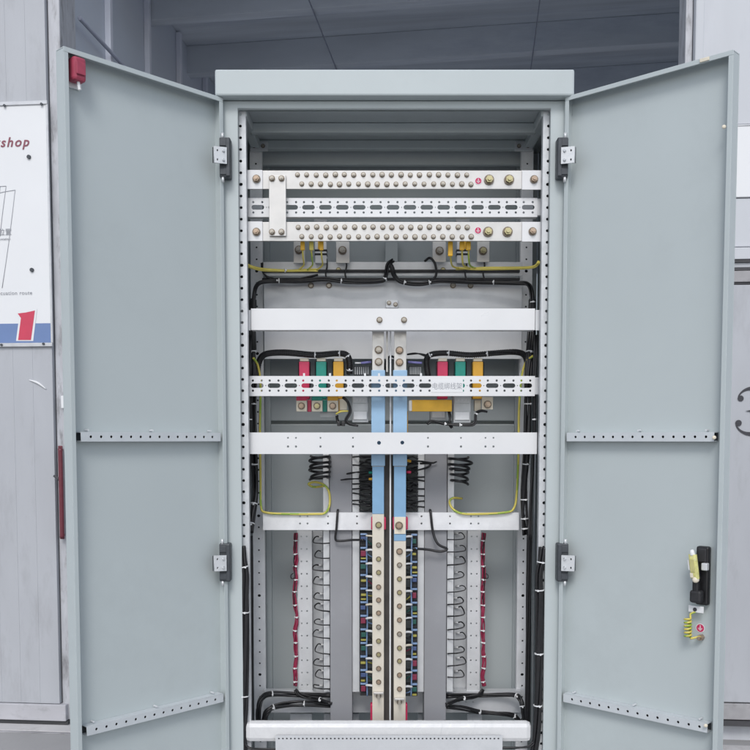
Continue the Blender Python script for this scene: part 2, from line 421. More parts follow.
# ------------------------------------------------------------------ doors
def door(hpx, hpy, opx, opy, s):
    Yh = F - .016
    hz = wz(hpy, Yh); H = Vector((wx(hpx, hpy, Yh), Yh, 0))
    t = (500 - opy) / FPX
    Yo = (hz - EYE) * (C_ + t * S_) / (t * C_ - S_)
    d = Yo * C_ - (hz - EYE) * S_
    O = Vector(((opx - 375) * d / FPX, Yo, 0))
    U = (O - H); W = U.length; U.normalize()
    N = Vector((-U.y * 1, U.x, 0)) if s < 0 else Vector((U.y, -U.x, 0))
    if N.y > 0: N = -N
    # H,O are measured on the rim's front; panel lies 26 mm behind along -N
    B = H - N * .026
    fr = lambda c: B + U * c.x + N * c.y + Vector((0, 0, c.z))
    return fr, W, hz, U, N
def build_door(s, args):
    fr, W, hz, U, N = door(*args, s)
    zb = .13
    b = MB()
    b.box(0, W, -.002, 0, zb, hz, 'cab', 0, fr)                                   # skin
    rim = .026; lip = .0100
    b.box(0.0005, W - .0005, 0, rim, hz - .002, hz - .0002, 'cab', 0, fr)         # top flange
    b.box(0.0005, W - .0005, 0, rim, zb + .0002, zb + .002, 'cab', 0, fr)
    b.box(0.0004, .0022, 0, rim, zb + .003, hz - .003, 'cab', 0, fr)
    b.box(W - .0022, W - .0004, 0, rim, zb + .003, hz - .003, 'cab', 0, fr)
    b.box(0, W, rim + .0002, rim + .002, hz - lip, hz, 'cab', .0008, fr)                  # returns
    b.box(0, W, rim + .0002, rim + .002, zb, zb + lip, 'cab', .0008, fr)
    b.box(0, lip, rim + .0002, rim + .002, zb + lip, hz - lip, 'cab', .0008, fr)
    b.box(W - lip, W, rim + .0002, rim + .002, zb + lip, hz - lip, 'cab', .0008, fr)
    o = b.build('door', cab)
    # stiffeners
    Yh = F - .016
    for yy in (437, 697):
        zc = wz(yy, Yh) 
        b = MB(); h2 = .0098
        hol = []
        x = .035
        while x < W - .03: hol.append(circ(x, zc, .0030)); x += .0235
        f2 = lambda c: fr(Vector((c.x, .022 - c.y, c.z)))
        b.flat(rect(.012, W - .024, zc - h2, zc + h2), hol, .0018, 0, 'stiff', f2)
        b.box(.012, W - .024, .0005, .0201, zc + h2 - .0018, zc + h2, 'stiff', 0, fr)
        b.box(.012, W - .024, .0005, .0201, zc - h2, zc - h2 + .0018, 'stiff', 0, fr)
        b.box(.012, W - .024, .002, .003, zc - h2 + .002, zc + h2 - .002, 'hinge', 0, fr)
        st = b.build('stiffener', o)
        for k in (.06, .5, .94):
            xx = .012 + (W - .036) * k
            b = MB(); b.cyl(fr(Vector((xx, .008, zc + h2 + .004))), N, .0022, .012, 'zinc', 8); b.build('weld_stud', o)
    # hinges: dark block on the frame side, bright strap screwed on the door
    for yy in (161, 561):
        zc = wz(yy, F)
        b = MB()
        a0, a1 = (wx(217.5, yy, F - .018), wx(231, yy, F - .018)) if s < 0 else (wx(556.5, yy, F - .018), wx(570, yy, F - .018))
        dz = px2m(19, F)
        if s < 0: xin0, xin1 = a0 + .006, a1
        else: xin0, xin1 = a0, a1 - .006
        b.box(xin0, xin1, F - .030, F - .001, zc - dz, zc + dz, 'hinge', .003)
        e = -s
        xi = xin1 if s < 0 else xin0
        b.box(xi - e * .0005, xi - e * .009, F - .034, F - .0302, zc - dz * .95, zc + dz * .95, 'hinge', .001)
        xo = xin0 if s < 0 else xin1
        b.box(xo + e * .001, xo + e * .017, F - .033, F - .0302, zc + dz * .55, zc + dz * .88, 'hinge', .001)
        b.box(xo + e * .001, xo + e * .017, F - .033, F - .0302, zc - dz * .88, zc - dz * .55, 'hinge', .001)
        for q in (-1, 1):
            b.cyl((xo + e * .007, F - .026, zc + q * (dz + .004)), (0, 0, 1), .0032, .012, 'zinc', 10)
        o2 = b.build('hinge', o)
        b = MB()
        f3 = lambda c: Vector((xo + e * .017, F - .040, 0)) + Vector(((U * c.x).x, (U * c.x).y * .35, 0)) + N * c.y * 1.0 + Vector((0, 0, c.z))
        b.flat(rect(-.002, .036, zc - dz * .40, zc + dz * .42), [circ(.006, zc + .010, .0030), circ(.006, zc - .010, .0030), circ(.026, zc + .010, .0028), circ(.026, zc - .010, .0028)], .004, 0, 'zinc_dull', lambda c: f3(Vector((c.x, -c.y, c.z))))
        b.box(-.001, .035, -.008, -.006, zc - dz * .38, zc + dz * .40, 'black', 0, f3)
        b.build('strap', o)
        b = MB()
        for (qx, qz, q) in ((.006, .010, .3), (.006, -.010, .3)):
            c = f3(Vector((qx + .004, 0, zc + qz))); b.cyl(c + N * .002, N, .0026, .004, 'zinc', 8)
        b.build('screw', o)
    return o, fr, W, hz, U, N
dl = build_door(-1, (222.5, 98, 63, 46))
dr = build_door(1, (565.5, 97, 734, 49.5))

# red plastic switch box at the top outer corner of the left door
o, fr, W, hz, U, N = dl
b = MB()
zt_ = hz - .0125
b.box(W - .050, W - .016, .0005, .006, zt_ - .054, zt_ + .004, 'white_pl', .001, fr)
b.box(W - .046, W - .018, .0065, .034, zt_ - .047, zt_, 'switch_red', .006, fr)
sw = b.build('door_switch', o)
b = MB(); b.box(W - .042, W - .022, .0345, .0375, zt_ - .036, zt_ - .012, 'switch_red', .0015, fr); b.build('switch_cap', sw)
b = MB(); b.tube([fr(Vector((W - .032, .024, zt_ - .044))), fr(Vector((W - .033, .025, zt_ - .056))), fr(Vector((W - .034, .026, zt_ - .063)))], .0032, 'white_pl', 8, 4); b.build('switch_lever', sw)

# lock handle on the right door
o, fr, W, hz, U, N = dr
def door_uv(px, py, dd=0.0):
    # measured point -> (u, z) on the door's inner skin
    B = fr(Vector((0, dd, 0)))
    # ray: X/d=(px-375)/F ; solve along U
    k = (px - 375) / FPX; t = (500 - py) / FPX
    u = .3
    for _ in range(30):
        p = B + U * u
        h = p.y * (t * C_ - S_) / (C_ + t * S_); d = p.y * C_ - h * S_
        u += (k * d - p.x) / (U.x - k * U.y * C_) * .9
    p = B + U * u
    return u, EYE + p.y * (t * C_ - S_) / (C_ + t * S_)
def dbox(b, x0, y0, x1, y1, d0, d1, m, bev=0.0):
    ua, za = door_uv(x0, y0, d1); ub, zb_ = door_uv(x1, y1, d1)
    b.box(ua, ub, d0, d1, zb_, za, m, bev, fr)
b = MB()
dbox(b, 696, 546, 707.5, 606, .0008, .016, 'black', .004)
dbox(b, 697, 548, 706, 563, .0162, .022, 'black_matt', .003)
dbox(b, 692, 570, 698, 600, .020, .034, 'black', .004)
dbox(b, 689, 590, 700.5, 604, .0165, .036, 'black_matt', .005)
lk = b.build('lock_handle', o)
b = MB(); dbox(b, 701, 563, 707, 571, .0165, .028, 'zinc', .002); b.build('latch_tongue', lk)
b = MB(); dbox(b, 688.5, 605, 703.5, 613.5, .0160, .0175, 'paper', .0005)
u_, z_ = door_uv(695, 609.5, .0175)
b.build('lock_label', lk)
b = MB(); b.cyl(fr(Vector((u_, .0182, z_))), N, .0042, .0008, 'ink', 14); b.build('keyhole', lk)
def sticker(b, c, n, r, up=Vector((0, 0, 1))):
    """round red label: white rim, red disc, white earth mark"""
    n = n.normalized(); sx = up.cross(n).normalized()
    b.cyl(c + n * .0003, n, r, .0006, 'paper', 24)
    b.cyl(c + n * .0008, n, r * .84, .0004, 'magenta', 24)
    fr_ = lambda q: c + sx * q.x + up * q.z + n * (.0012 - q.y)
    b.box(-r * .08, r * .08, 0, .0003, -r * .05, r * .62, 'paper', 0, fr_)
    for k, w_ in enumerate((.52, .34, .16)):
        b.box(-r * w_, r * w_, 0, .0003, -r * (.12 + .2 * k), -r * (.02 + .2 * k), 'paper', 0, fr_)
u_, z_ = door_uv(700.5, 628)
b = MB(); sticker(b, fr(Vector((u_, .0005, z_))), N, .0098); b.build('earth_sticker', o)
u_, z_ = door_uv(702, 637)
b = MB(); b.cyl(fr(Vector((u_, .006, z_))), N, .0065, .011, 'bolt_copper', 6); b.cyl(fr(Vector((u_, .013, z_))), N, .0035, .012, 'bolt_copper', 10)
b.build('earth_stud', o)
# spiral earth lead between the lock and the stud
b = MB()
pts = []
u0, z0 = door_uv(690.5, 613, .02); u1, z1 = door_uv(687.8, 618, .022); u2, z2 = door_uv(688, 638, .022); u3, z3 = door_uv(701, 637, .01)
pts += [Vector((u0 + .012, .014, z0 + .004)), Vector((u0, .020, z0 - .002))]
for k in range(41):
    a = k / 40; ph = a * 2 * math.pi * 6
    pts.append(Vector((u1 + (u2 - u1) * a + .0065 * math.cos(ph), .022 + .0065 * math.sin(ph), z1 + (z2 - z1) * a)))
pts += [Vector((u2 + .010, .020, z2 + .001)), Vector((u3 - .004, .012, z3)), Vector((u3, .010, z3))]
b.tube([fr(p) for p in pts], .0024, 'yg', 6, 2, m2='yg_green')
tag(b.build('earth_lead'), 'coiled yellow green earth lead hanging below the black lock of the right door', 'earth wire')
# key set in a little bag tied on the handle
b = MB()
u0, z0 = door_uv(692.5, 552, .036); u1, z1 = door_uv(695.5, 580, .036)
fr2 = lambda c: fr(Vector((u0 + (u1 - u0) * (1 - c.z) + c.x, .036 + c.y, z1 + (z0 - z1) * c.z)))
b.box(-.0085, .0085, -.006, .006, .05, .92, 'pouch', .0045, fr2)
kb = MB()
pp = [fr2(Vector((0, .001, .90))), fr2(Vector((0, .002, 1.0))), fr2(Vector((-.001, .001, 1.06)))]
b.tube(pp, lambda t: .0062 - .002 * t, 'white_pl', 8, 4)
b.box(-.006, .004, .006, .008, .3, .75, 'spring', .0008, fr2)
b.box(-.007, -.0005, .0062, .009, .1, .26, 'cream', .0008, fr2)
b.sph(fr2(Vector((.002, .003, .02))), .0075, 'cream', (1, .6, .9))
b.box(-.011, -.0075, -.002, .005, .35, .7, 'white_pl', .001, fr2)
tag(b.build('key_pouch'), 'small clear bag of yellow keys tied on the black lock handle', 'key bag')
# corner bead of white filler where flanges meet
for (px_, py_) in ((724.3, 127), (714.5, 437.5), (706, 725.5)):
    u_, z_ = door_uv(px_, py_, .027)
    b = MB(); b.sph(fr(Vector((u_, .0283, z_))), .0045, 'cream', (1, .6, .9)); b.build('buffer_pad', o)
u_, z_ = door_uv(706, 57, .027)
b = MB(); b.box(u_ - .012, u_ + .008, .0281, .0305, hz - .0085, hz - .001, 'cream', .001, fr); b.build('buffer_pad', o)

# ------------------------------------------------------------------ top busbars
YBB = F + .050
def top_busbar(y0, y1, row1, row2, x1s, x2s, lb, rb, big, st):
    b = MB(); b.px(250, y0, 536, y1, YBB, .006, 'tin', .0006)
    bar = b.build('busbar', cab)
    for k in range(19): bolt(x1s + 9.4 * k + random.uniform(-.3, .3), row1 + random.uniform(-.3, .3), YBB, random.uniform(2.4, 2.8), 'steel', bar)
    for k in range(19): bolt(x2s + 9.4 * k + random.uniform(-.3, .3), row2 + random.uniform(-.3, .3), YBB, random.uniform(2.4, 2.8), 'steel', bar)
    for i, (x, y) in enumerate(big): bolt(x, y, YBB, 5.0, 'yellow', bar)
    b = MB(); b.px(244.5, y0 - .6, 262.5, y1, YBB - .004, .003, 'white_rail', .0006)
    l = b.build('end_bracket', bar); bolt(lb[0], lb[1], YBB - .0045, 4.0, 'copper', l)
    b = MB(); b.px(522, y0 - .2, 541.5, y1 + .6, YBB - .004, .003, 'white_rail', .0006)
    l = b.build('end_bracket', bar); bolt(rb[0], rb[1], YBB - .0045, 4.0, 'copper', l)
    b = MB(); sticker(b, P(st[0], st[1], YBB) + Vector((0, -.0002, 0)), Vector((0, -1, 0)), px2m(3.6, YBB)); b.build('earth_sticker', bar)
    return bar
bar1 = top_busbar(170.5, 189, 175, 184.3, 297.5, 302, (256.5, 179), (534, 179.5), ((489, 180), (509, 180)), (478.3, 181))
bar2 = top_busbar(222, 241, 227.3, 236.8, 298, 302, (256.5, 232), (532.5, 231.5), ((488, 232), (507.5, 232)), (478, 230.5))
b = MB(); b.px(269, 175, 286, 236, YBB - .008, .004, 'tin', .0008)
lp = b.build('link_plate', cab)
for (x, y) in ((272, 178.5), (281.5, 178.5), (272, 232), (281.5, 232)): bolt(x, y, YBB - .0085, 3.0, 'steel', lp)

# ------------------------------------------------------------------ slotted rails
def slotted(x0, x1, y0, y1, yc, xs, n, dx, Y, skip=()):
    z0, z1 = wz(y1, Y), wz(y0, Y); zc = wz(yc, Y)
    hol = []
    for k in range(n):
        if k in skip: continue
        x = wx(xs + dx * k, yc, Y)
        hol.append(slot(x, zc, px2m(6.3, Y), px2m(2.3, Y)))
        for a in (-4.4, 4.4):
            for c in (-5.0, 5.0): hol.append(circ(x + px2m(a, Y), zc + px2m(c, Y), px2m(1.15, Y)))
        if k < n - 1 and k + 1 not in skip: hol.append(circ(x + px2m(dx / 2, Y), zc, px2m(.55, Y), 6))
    b = MB()
    xa, xb = wx(x0, yc, Y), wx(x1, yc, Y)
    b.flat(rect(xa, xb, z0, z1), hol, .002, Y, 'white_rail')
    b.box(xa, xb, Y + .0021, Y + .022, z1 - .002, z1, 'white_rail'); b.box(xa, xb, Y + .0021, Y + .022, z0, z0 + .002, 'white_rail')
    return b.build('slotted_rail', cab)
sr1 = slotted(248, 537.5, 198, 217, 207.3, 257.8, 17, 16.9, F + .065)
sr2 = slotted(248.3, 535, 376, 396, 385.6, 257.3, 17, 16.78, F + .060, skip=(11,))
Yl = F + .060
b = MB(); b.px(431.5, 379.5, 463, 392.3, Yl - .0008, .0006, 'paper'); lab = b.build('rail_label', sr2)
b = MB(); b.mesh_from(text_mesh('电缆绑线架', px2m(7.2, Yl), wx(447, 386, Yl), wz(388.8, Yl), Yl - .0010, .0003, align='CENTER', xs=.84), 'ink_pale'); b.build('label_text', sr2)
for sr, yc, x0, x1, Y in ((sr1, 207, 239.5, 249, F + .064), (sr1, 207, 536.5, 544, F + .064), (sr2, 386, 239, 250, F + .059), (sr2, 386, 534, 544, F + .059)):
    b = MB(); b.px(x0, yc - 8.5, x1, yc + 8.5, Y + .003, .012, 'zinc', .001); b.build('end_bracket', sr)
b = MB()
for x in (304, 330, 365, 379, 421): b.px(x - 1, 373.2, x + 1, 376, Yl, .003, 'white_pl', .0004)
b.build('retaining_clip', sr2)

# ------------------------------------------------------------------ cross rails
def cross(x0, x1, y0, y1, Y, m, holes=(), bolts=(), dep=.03, name='cross_rail', bk='steel', br=3.0):
    b = MB()
    xa, xb, z0, z1 = wx(x0, (y0 + y1) / 2, Y), wx(x1, (y0 + y1) / 2, Y), wz(y1, Y), wz(y0, Y)
    hol = [circ(wx(x, y, Y), wz(y, Y), px2m(r, Y)) for (x, y, r) in holes]
    b.flat(rect(xa, xb, z0, z1), hol, .002, Y, m)
    b.box(xa, xb, Y + .0021, Y + dep, z1 - .002, z1, m); b.box(xa, xb, Y + .0021, Y + dep, z0, z0 + .002, m)
    o = b.build(name, cab)
    for (x, y) in bolts: bolt(x, y, Y, br, bk, o)
    return o
rA = cross(251, 535, 308.5, 330, F + .050, 'white_rail', bolts=((379.5, 320), (404, 320)))
for (x0, x1) in ((239.5, 250.5), (535.5, 546)):
    b = MB(); b.px(x0, 310, x1, 330.5, F + .051, .003, 'zinc', .0008); b.build('end_bracket', rA)
hC = []
for x in (288, 296, 320.5, 353, 428, 461, 485.5, 493.5):
    hC += [(x, 437.8, .9), (x, 446.5, 1.15)]
hC += [(379, 442.8, 2.0), (402.3, 442.6, 2.0)]
rC = cross(246.5, 537, 432.5, 454, F + .048, 'white_rail', hC)
hD = []
for x in (300, 307.5, 328, 357, 421.5, 450, 471, 478.5):
    hD += [(x, 516.3, 1.0), (x, 523.5, 1.0)]
rD = cross(263, 519, 512.5, 530, F + .163, 'post_pale', hD, dep=.010)
for (x0, x1) in ((263, 264.5), (517.5, 519)):
    b = MB(); b.box(wx(x0, 521, F + .163), wx(x1, 521, F + .163), F + .1655, F + .262, wz(529, F + .163), wz(513.5, F + .163), 'post_pale'); b.build('rail_arm', rD)
rE = cross(264, 521, 691.5, 712.5, F + .240, 'zinc', [(452 + 7 * k, 702, .8) for k in range(4)] + [(296, 703, .8), (303, 703, .8)])
# lower zinc feet beneath the bottom rail
for (x0, x1) in ((290, 312), (324, 333), (352, 359), (418, 426), (467, 482)):
    b = MB(); b.px(x0, 714, x1, 735, F + .27, .02, 'zinc_dull', .001); b.build('rail_foot', cab)

# film wrapped crossbar at the very bottom of the view, and the perforated apron that hangs before it
Yt = F + .004
b = MB(); b.px(244.5, 722.5, 532, 743, Yt, .03, 'film', .012); tr = b.build('bottom_crossbar', cab)
Ya = Yt - .012
b = MB()
z0 = wz(800, Ya); z1 = wz(735.5, Ya); xa, xb = wx(275.5, 740, Ya), wx(502.5, 740, Ya)
hol = []; x = xa + .008
while x < xb - .006: hol.append(slot(x, wz(738.6, Ya), .0022, .0019, 4)); x += .0094
b.flat(rect(xa, xb, z0, z1), hol, .0015, Ya, 'plate')
b.box(xa + .002, xb - .002, Ya + .006, Ya + .007, z0, z1 - .002, 'hinge')
b.build('perforated_apron', tr)

# ------------------------------------------------------------------ upper mounting plate and what sits on it
Yp = F + .235
b = MB()
b.px(264, 277.5, 522, 359, Yp, .003, 'plate', .0008)
b.px(262.5, 262, 522.5, 276, Yp - .006, .004, 'zinc', .0008)
mp_ = b.build('mounting_plate', cab)
for x in (311, 329, 453, 470.5): bolt(x, 285.5, Yp, 2.9, 'steel', mp_)
for x in (338.5, 443): bolt(x, 270, Yp - .006, 2.6, 'yellow', mp_)
b = MB(); b.px(386, 300, 398, 308, Yp - .01, .009, 'zinc', .001); cl = b.build('cable_clamp', mp_)
bolt(389, 303, Yp - .0105, 2.2, 'steel', cl); bolt(395.5, 304.5, Yp - .0105, 2.2, 'steel', cl)
for y in (270.8, 279.0):
    b = MB(); b.px(262, y - 1.3, 520, y + 1.3, Yp - .018, .008, 'black_matt', .001); b.build('insulated_bar', mp_)
# vertical fold behind the top zone
b = MB(); b.px(385, 241, 398, 262, YB - .03, .015, 'cab_in', .002); b.build('stiffener', cab)
def tab(x0, y0, x1, y1, bx, by, kind='steel', Y=F + .20):
    b = MB(); b.px(x0, y0, x1, y1, Y, .004, 'tin', .0006); o = b.build('terminal_tab', cab); bolt(bx, by, Y, 4.2, kind, o, 'bolt')
    return o
tab(293.5, 232, 305, 263, 299, 250); tab(336, 232, 349.5, 263, 342.5, 250.5)
tab(432.5, 232, 446, 262, 439.5, 251); tab(477, 232, 489.5, 262, 483, 251, 'yellow')
for (x0, x1) in ((315, 326.5), (457, 469)):
    b = MB(); b.px(x0, 241, x1, 263, F + .20, .02, 'white_pl', .001)
    b.px(x0 - .5, 249.3, x1 + .5, 251.3, F + .199, .02, 'black', .0004); b.px(x0 - .5, 253.2, x1 + .5, 255.2, F + .199, .02, 'black', .0004)
    b.px(x0 + 3, 241, x1 - 3, 249, F + .198, .002, 'yellow', .0004)
    b.build('terminal_block', cab)
for (x0, x1) in ((314, 327), (456, 469.5)):
    b = MB(); b.px(x0, 219, x1, 222.5, F + .12, .02, 'white_pl', .001); b.build('cover_cap', cab)

# ------------------------------------------------------------------ centre: vertical busbars
Yv = F + .100
def vbar(x0, x1, cream_top, studs, topbolts, xm):
    b = MB()
    b.px(x0, 330, x1, 372, Yv, .006, 'tin', .0006, row=500)
    b.px(x0, 371.9, x1, 760, Yv, .006, 'nickel_bar', .0006, row=500)
    o = b.build('vertical_busbar', cab)
    b = MB(); b.px(x0 - 1.0, 370, x1 + 1.0, 466, Yv - .007, .016, 'blue_light', .0015, row=500)
    b.px(x0, 466.5, x1, cream_top - .5, Yv - .0015, .009, 'blue', .001, row=500)
    b.build('blue_sleeve', o)
    for (y, k) in topbolts: bolt(xm, y, Yv, 4.0, k, o)
    for i, y in enumerate(studs): bolt(xm, y, Yv, 2.7 if i else 3.4, ('steel', 'yellow', 'copper', 'copper')[(i * 7 + int(y)) % 4], o)
    return o
vl = vbar(372.3, 384, 514.5, (525, 545, 559, 572.5, 587, 600, 613, 627, 641, 654.5, 668.5, 682, 696), ((350, 'steel'), (362, 'steel')), 378.6)
vr = vbar(394, 406, 541.5, (551.5, 565, 579, 592.5, 606, 620, 634, 648, 661, 675, 689, 702), ((350.5, 'copper'), (362.5, 'copper')), 399.5)
b = MB(); b.px(394.3, 517, 405.7, 534, Yv - .004, .003, 'cream', .0006); wt = b.build('contact_pad', vr); bolt(399, 525.5, Yv - .0042, 4.0, 'copper', wt)
for (x0, x1) in ((371, 386), (392.8, 408)):
    b = MB(); b.px(x0, 517, x1, 530, Yv + .008, .02, 'red', .003); b.build('insulator', cab)
for (x0, x1) in ((370.3, 374), (404, 407.5)):
    b = MB(); b.px(x0, 704, x1, 730, Yv + .01, .02, 'red', .003); b.build('insulator', cab)
# studs that stick out near the bottom
for (x, y) in ((378.6, 696), (399.5, 702)):
    b = MB(); b.px(x - 5, y - 3.5, x + 5, y - 1.5, Yv - .012, .011, 'tin', .001); b.cyl(P(x, y, Yv - .012), (0, 1, 0), .004, .03, 'bolt_steel', 10); b.build('terminal_screw', cab)
# dark insulating divider with a bright plate edge between the two bars
b = MB(); b.px(382, 455, 396, 760, Yv + .035, .01, 'dark_gap', .001, row=600); b.px(389.5, 331, 391, 760, Yv + .010, .024, 'white_pl', .0004, row=600); b.build('divider_plate', cab)
b = MB(); b.px(386, 331, 388, 372, Yv + .02, .01, 'tin', .0005); b.build('divider_strip', cab)

# ------------------------------------------------------------------ ducts and vertical strips of the lower half
def vstrip(name, x0, x1, y0, y1, Y, dep, m, row=580, bev=.001, holes=False, hx=()):
    b = MB()
    if holes:
        xa, xb = wx(x0, row, Y), wx(x1, row, Y); z0, z1 = wz(y1, Y), wz(y0, Y)
        hol = []; z = z1 - px2m(6, Y)
        while z > z0 + .01:
            for q in hx: hol.append(circ(wx(q, row, Y), z, px2m(.85, Y), 6))
            z -= px2m(12.6, Y)
        b.flat(rect(xa, xb, z0, z1), hol, .002, Y, m)
        b.box(xa, xa + .002, Y + .0021, Y + dep, z0, z1, m); b.box(xb - .002, xb, Y + .0021, Y + dep, z0, z1, m)
    else:
        b.px(x0, y0, x1, y1, Y, dep, m, bev, row)
    return b.build(name, cab)
vstrip('cable_duct', 330, 352, 454, 760, F + .175, .09, 'duct')
vstrip('cable_duct', 424.5, 446.5, 454, 760, F + .175, .09, 'duct')
for (x0, x1) in ((323.3, 329.6), (447, 453.7)): vstrip('edge_rail', x0, x1, 454, 692, F + .190, .035, 'zinc')
for (x0, x1) in ((352.3, 359.5), (417.5, 424.2)): vstrip('edge_rail', x0, x1, 454, 692, F + .180, .04, 'zinc')
vstrip('mounting_strip', 297.3, 312, 530.5, 691, F + .245, .03, 'zinc', holes=True, hx=(301.5, 307))
vstrip('mounting_strip', 467.5, 480.5, 530.5, 691, F + .245, .03, 'zinc', holes=True, hx=(471.3, 476.8))
tl = vstrip('terminal_rail', 312.3, 323, 531, 691, F + .275, .02, 'plate')
trr = vstrip('terminal_rail', 454, 467, 531, 691, F + .275, .02, 'plate')
def wire_loop(x0, x1, y, s, par):
    b = MB(); Y = F + .27; Y2 = F + .187
    j = random.uniform(-2.2, 1.2); q = random.uniform(-1.6, 1.2); e = random.uniform(-1.5, 1.5); h = random.uniform(.6, 1.5)
    pts = [P(x0 + s * (8 + q), y - 2.5 * h + j, Y), P(x0 + s * (4 + q), y - 3.5 * h + j, Y - .012), P(x0 + s * (1 + q), y - 1.2, Y - .03), P(x0 + s * (1.6 + q), y + 1.6, Y - .045), P(x0 + s * 8, y + 3.0 + e * .4, Y2 - .012), P(x1 - s * 3, y + 3.2 + e * .7, Y2 - .004), P(x1, y + 3.3 + e, Y2)]
    b.tube(pts, random.uniform(.0014, .0020), 'black', 6, 5); o = b.build('wire_loop', par)
    b = MB(); b.tube([pts[0] + Vector((s * .006, 0, .0005)), pts[0] + (pts[1] - pts[0]) * .35], .0026, 'white_pl', 8, 2); b.build('ferrule', par)
for y in (541, 555.5, 568, 582, 597, 607, 622, 634.5, 650, 663, 675, 686): wire_loop(313.5, 330.5, y, 1, tl)
for y in (537, 549, 561.5, 575, 588.5, 601, 613, 625.5, 637, 650, 662, 675): wire_loop(465, 447.5, y, -1, trr)
# ------------------------------------------------------------------ breakers beside the bars
COL = ['b_blue', 'b_yellow', 'b_green', 'b_red']
def breaker(x0, x1, y, h, side, k):
    Y = F + .150
    b = MB()
    b.px(x0, y, x1, y + h - .5, Y, .05, 'black_matt', .001)
    e = 1 if side < 0 else -1
    xo, xm, xi = (x0, x0 + 6.8, x1) if side < 0 else (x1, x1 - 6.0, x0)
    a0, a1 = sorted((xm, xi))
    b.px(a0 + .4, y + h * .42, a1, y + h * .96, Y - .004, .004, 'slot_dark', .0006)
    o = b.build('circuit_breaker', cab)
    a0, a1 = sorted((xo, xm))
    c = COL[(k * 3 + k // 4) % 4]; t = {'b_red': (.30, .72), 'b_yellow': (.45, .62), 'b_green': (.35, .70), 'b_blue': (.30, .60)}[c]
    d = random.uniform(-.06, .06)
    b = MB(); b.px(a0 + random.uniform(.3, 1.2), y + h * (t[0] + d), a1 - random.uniform(.2, 1.2), y + h * (t[1] + d), Y - .008, .008, c, .0012); b.build('terminal_cover', o)
    b = MB(); b.px(a0 + .3, y + h * .04, a1, y + h * .17, Y - .010, .010, 'pale_blue', .0010)
    b.build('bus_link', o)
    if k % 3 == 1: b = MB(); b.px(a0 + .8, y + h * .82, a1 + random.uniform(-2, .5), y + h * .93, Y - .009, .009, 'b_yellow', .0008); b.build('marker', o)
    b = MB(); tl_ = random.uniform(-.8, .8)
    b.tube([P(xm - e * .6, y + h * .24 + tl_, Y - .022), P((xm + xi) / 2, y + h * .22 + tl_ * .4, Y - .030), P(xi + e * 1.5, y + h * .26, Y - .038)], .0030 if k % 4 else .0024, 'white_pl' if k % 5 else 'cream', 7, 3)
    b.build('terminal_stub', o)
    if k % 3 != 2:
        b = MB()
        b.tube([P(xm + e * .3, y + h * .5, Y - .006), P(xm + e * 2.0, y + h * random.uniform(.5, .7), Y - .012), P(xi - e * .3, y + h * random.uniform(.6, .9), Y - .010)], .0017, ('b_green', 'b_red', 'pale_blue', 'b_yellow', 'black')[(k * 2 + (side > 0)) % 5], 6, 4); b.build('lead', o)
for k in range(12): breaker(360, 373, 533 + 13.6 * k, 13.6, -1, k)
for k in range(12): breaker(405.6, 417.3, 533.5 + 13.6 * k, 13.6, 1, k + 2)
# upper bays: dark terminal stacks buried in black cable tails
for side, x0, x1 in ((-1, 359.8, 372), (1, 406.3, 417.4)):
    b = MB(); b.px(x0, 455, x1, 511.5, F + .170, .03, 'slot_dark', .001); ts = b.build('terminal_stack', cab)
    for k in range(17):
        y = 457.5 + 3.25 * k
        b = MB(); yy = [y + random.uniform(-1.8, 1.8) for _ in range(4)]
        xs_ = (x0 - .5, x0 + 4, x1 - 4, x1 + .5)
        b.tube([P(xs_[q], yy[q], F + .150 + random.uniform(-.008, .006)) for q in range(4)], random.uniform(.0017, .0026), 'black' if k % 4 else 'black_matt', 6, 4); b.build('cable_tail', ts)
# long blue commoning leads down each breaker column
for (x, xb_, s) in ((367, 372, 1), (411.5, 407, -1)):
    b = MB(); b.tube([P(x + random.uniform(-.5, .5), y, F + .138) for y in (534, 560, 590, 620, 650, 680, 696)], .0021, 'pale_blue', 6, 4); b.build('commoning_lead', cab)

# ------------------------------------------------------------------ fuses behind the lower slotted rail
Yf = F + .13
def fuse(xt, xb_, m, lower_bolt, side=True):
    b = MB()
    b.px(xt, 361.5, xt + 10.3, 399, Yf, .03, m, .002)
    b.px(xt - 1, 361, xt + 11.3, 395, Yf + .0302, .02, 'black', .002)
    o = b.build('fuse_base', cab)
    b = MB(); b.px(xt + .8, 358, xt + 9.6, 361.3, Yf + .004, .022, 'cream', .001); b.build('fuse_cap', o)
    if xb_ is not None:
        b = MB(); b.px(xb_, 396, xb_ + 10.5, 400.5, Yf - .012, .006, m, .001); b.px(xb_, 400.6, xb_ + 10.5, 411.5, Yf - .012, .006, 'cream', .0008); t = b.build('fuse_tab', o)
        bolt(xb_ + 5.2, 406, Yf - .012, 3.6, lower_bolt, t)
        b = MB(); b.px(xb_ + 11, 400, xb_ + 15, 411.8, Yf + .002, .012, m, .001); b.build('phase_barrier', o)
fuse(299, 296.3, 'red', 'copper'); fuse(316, 311.8, 'green', 'yellow'); fuse(333.2, 327.5, 'amber', 'copper')
fuse(437.5, None, 'red', ''); fuse(455.3, None, 'green', ''); fuse(472.8, None, 'amber', '')
b = MB(); b.px(339.5, 399, 347, 410, Yf + .0, .02, 'cream', .001); b.px(320, 411.5, 337, 417.5, Yf + .02, .02, 'grey_pl', .001); b.build('fuse_carrier', cab)
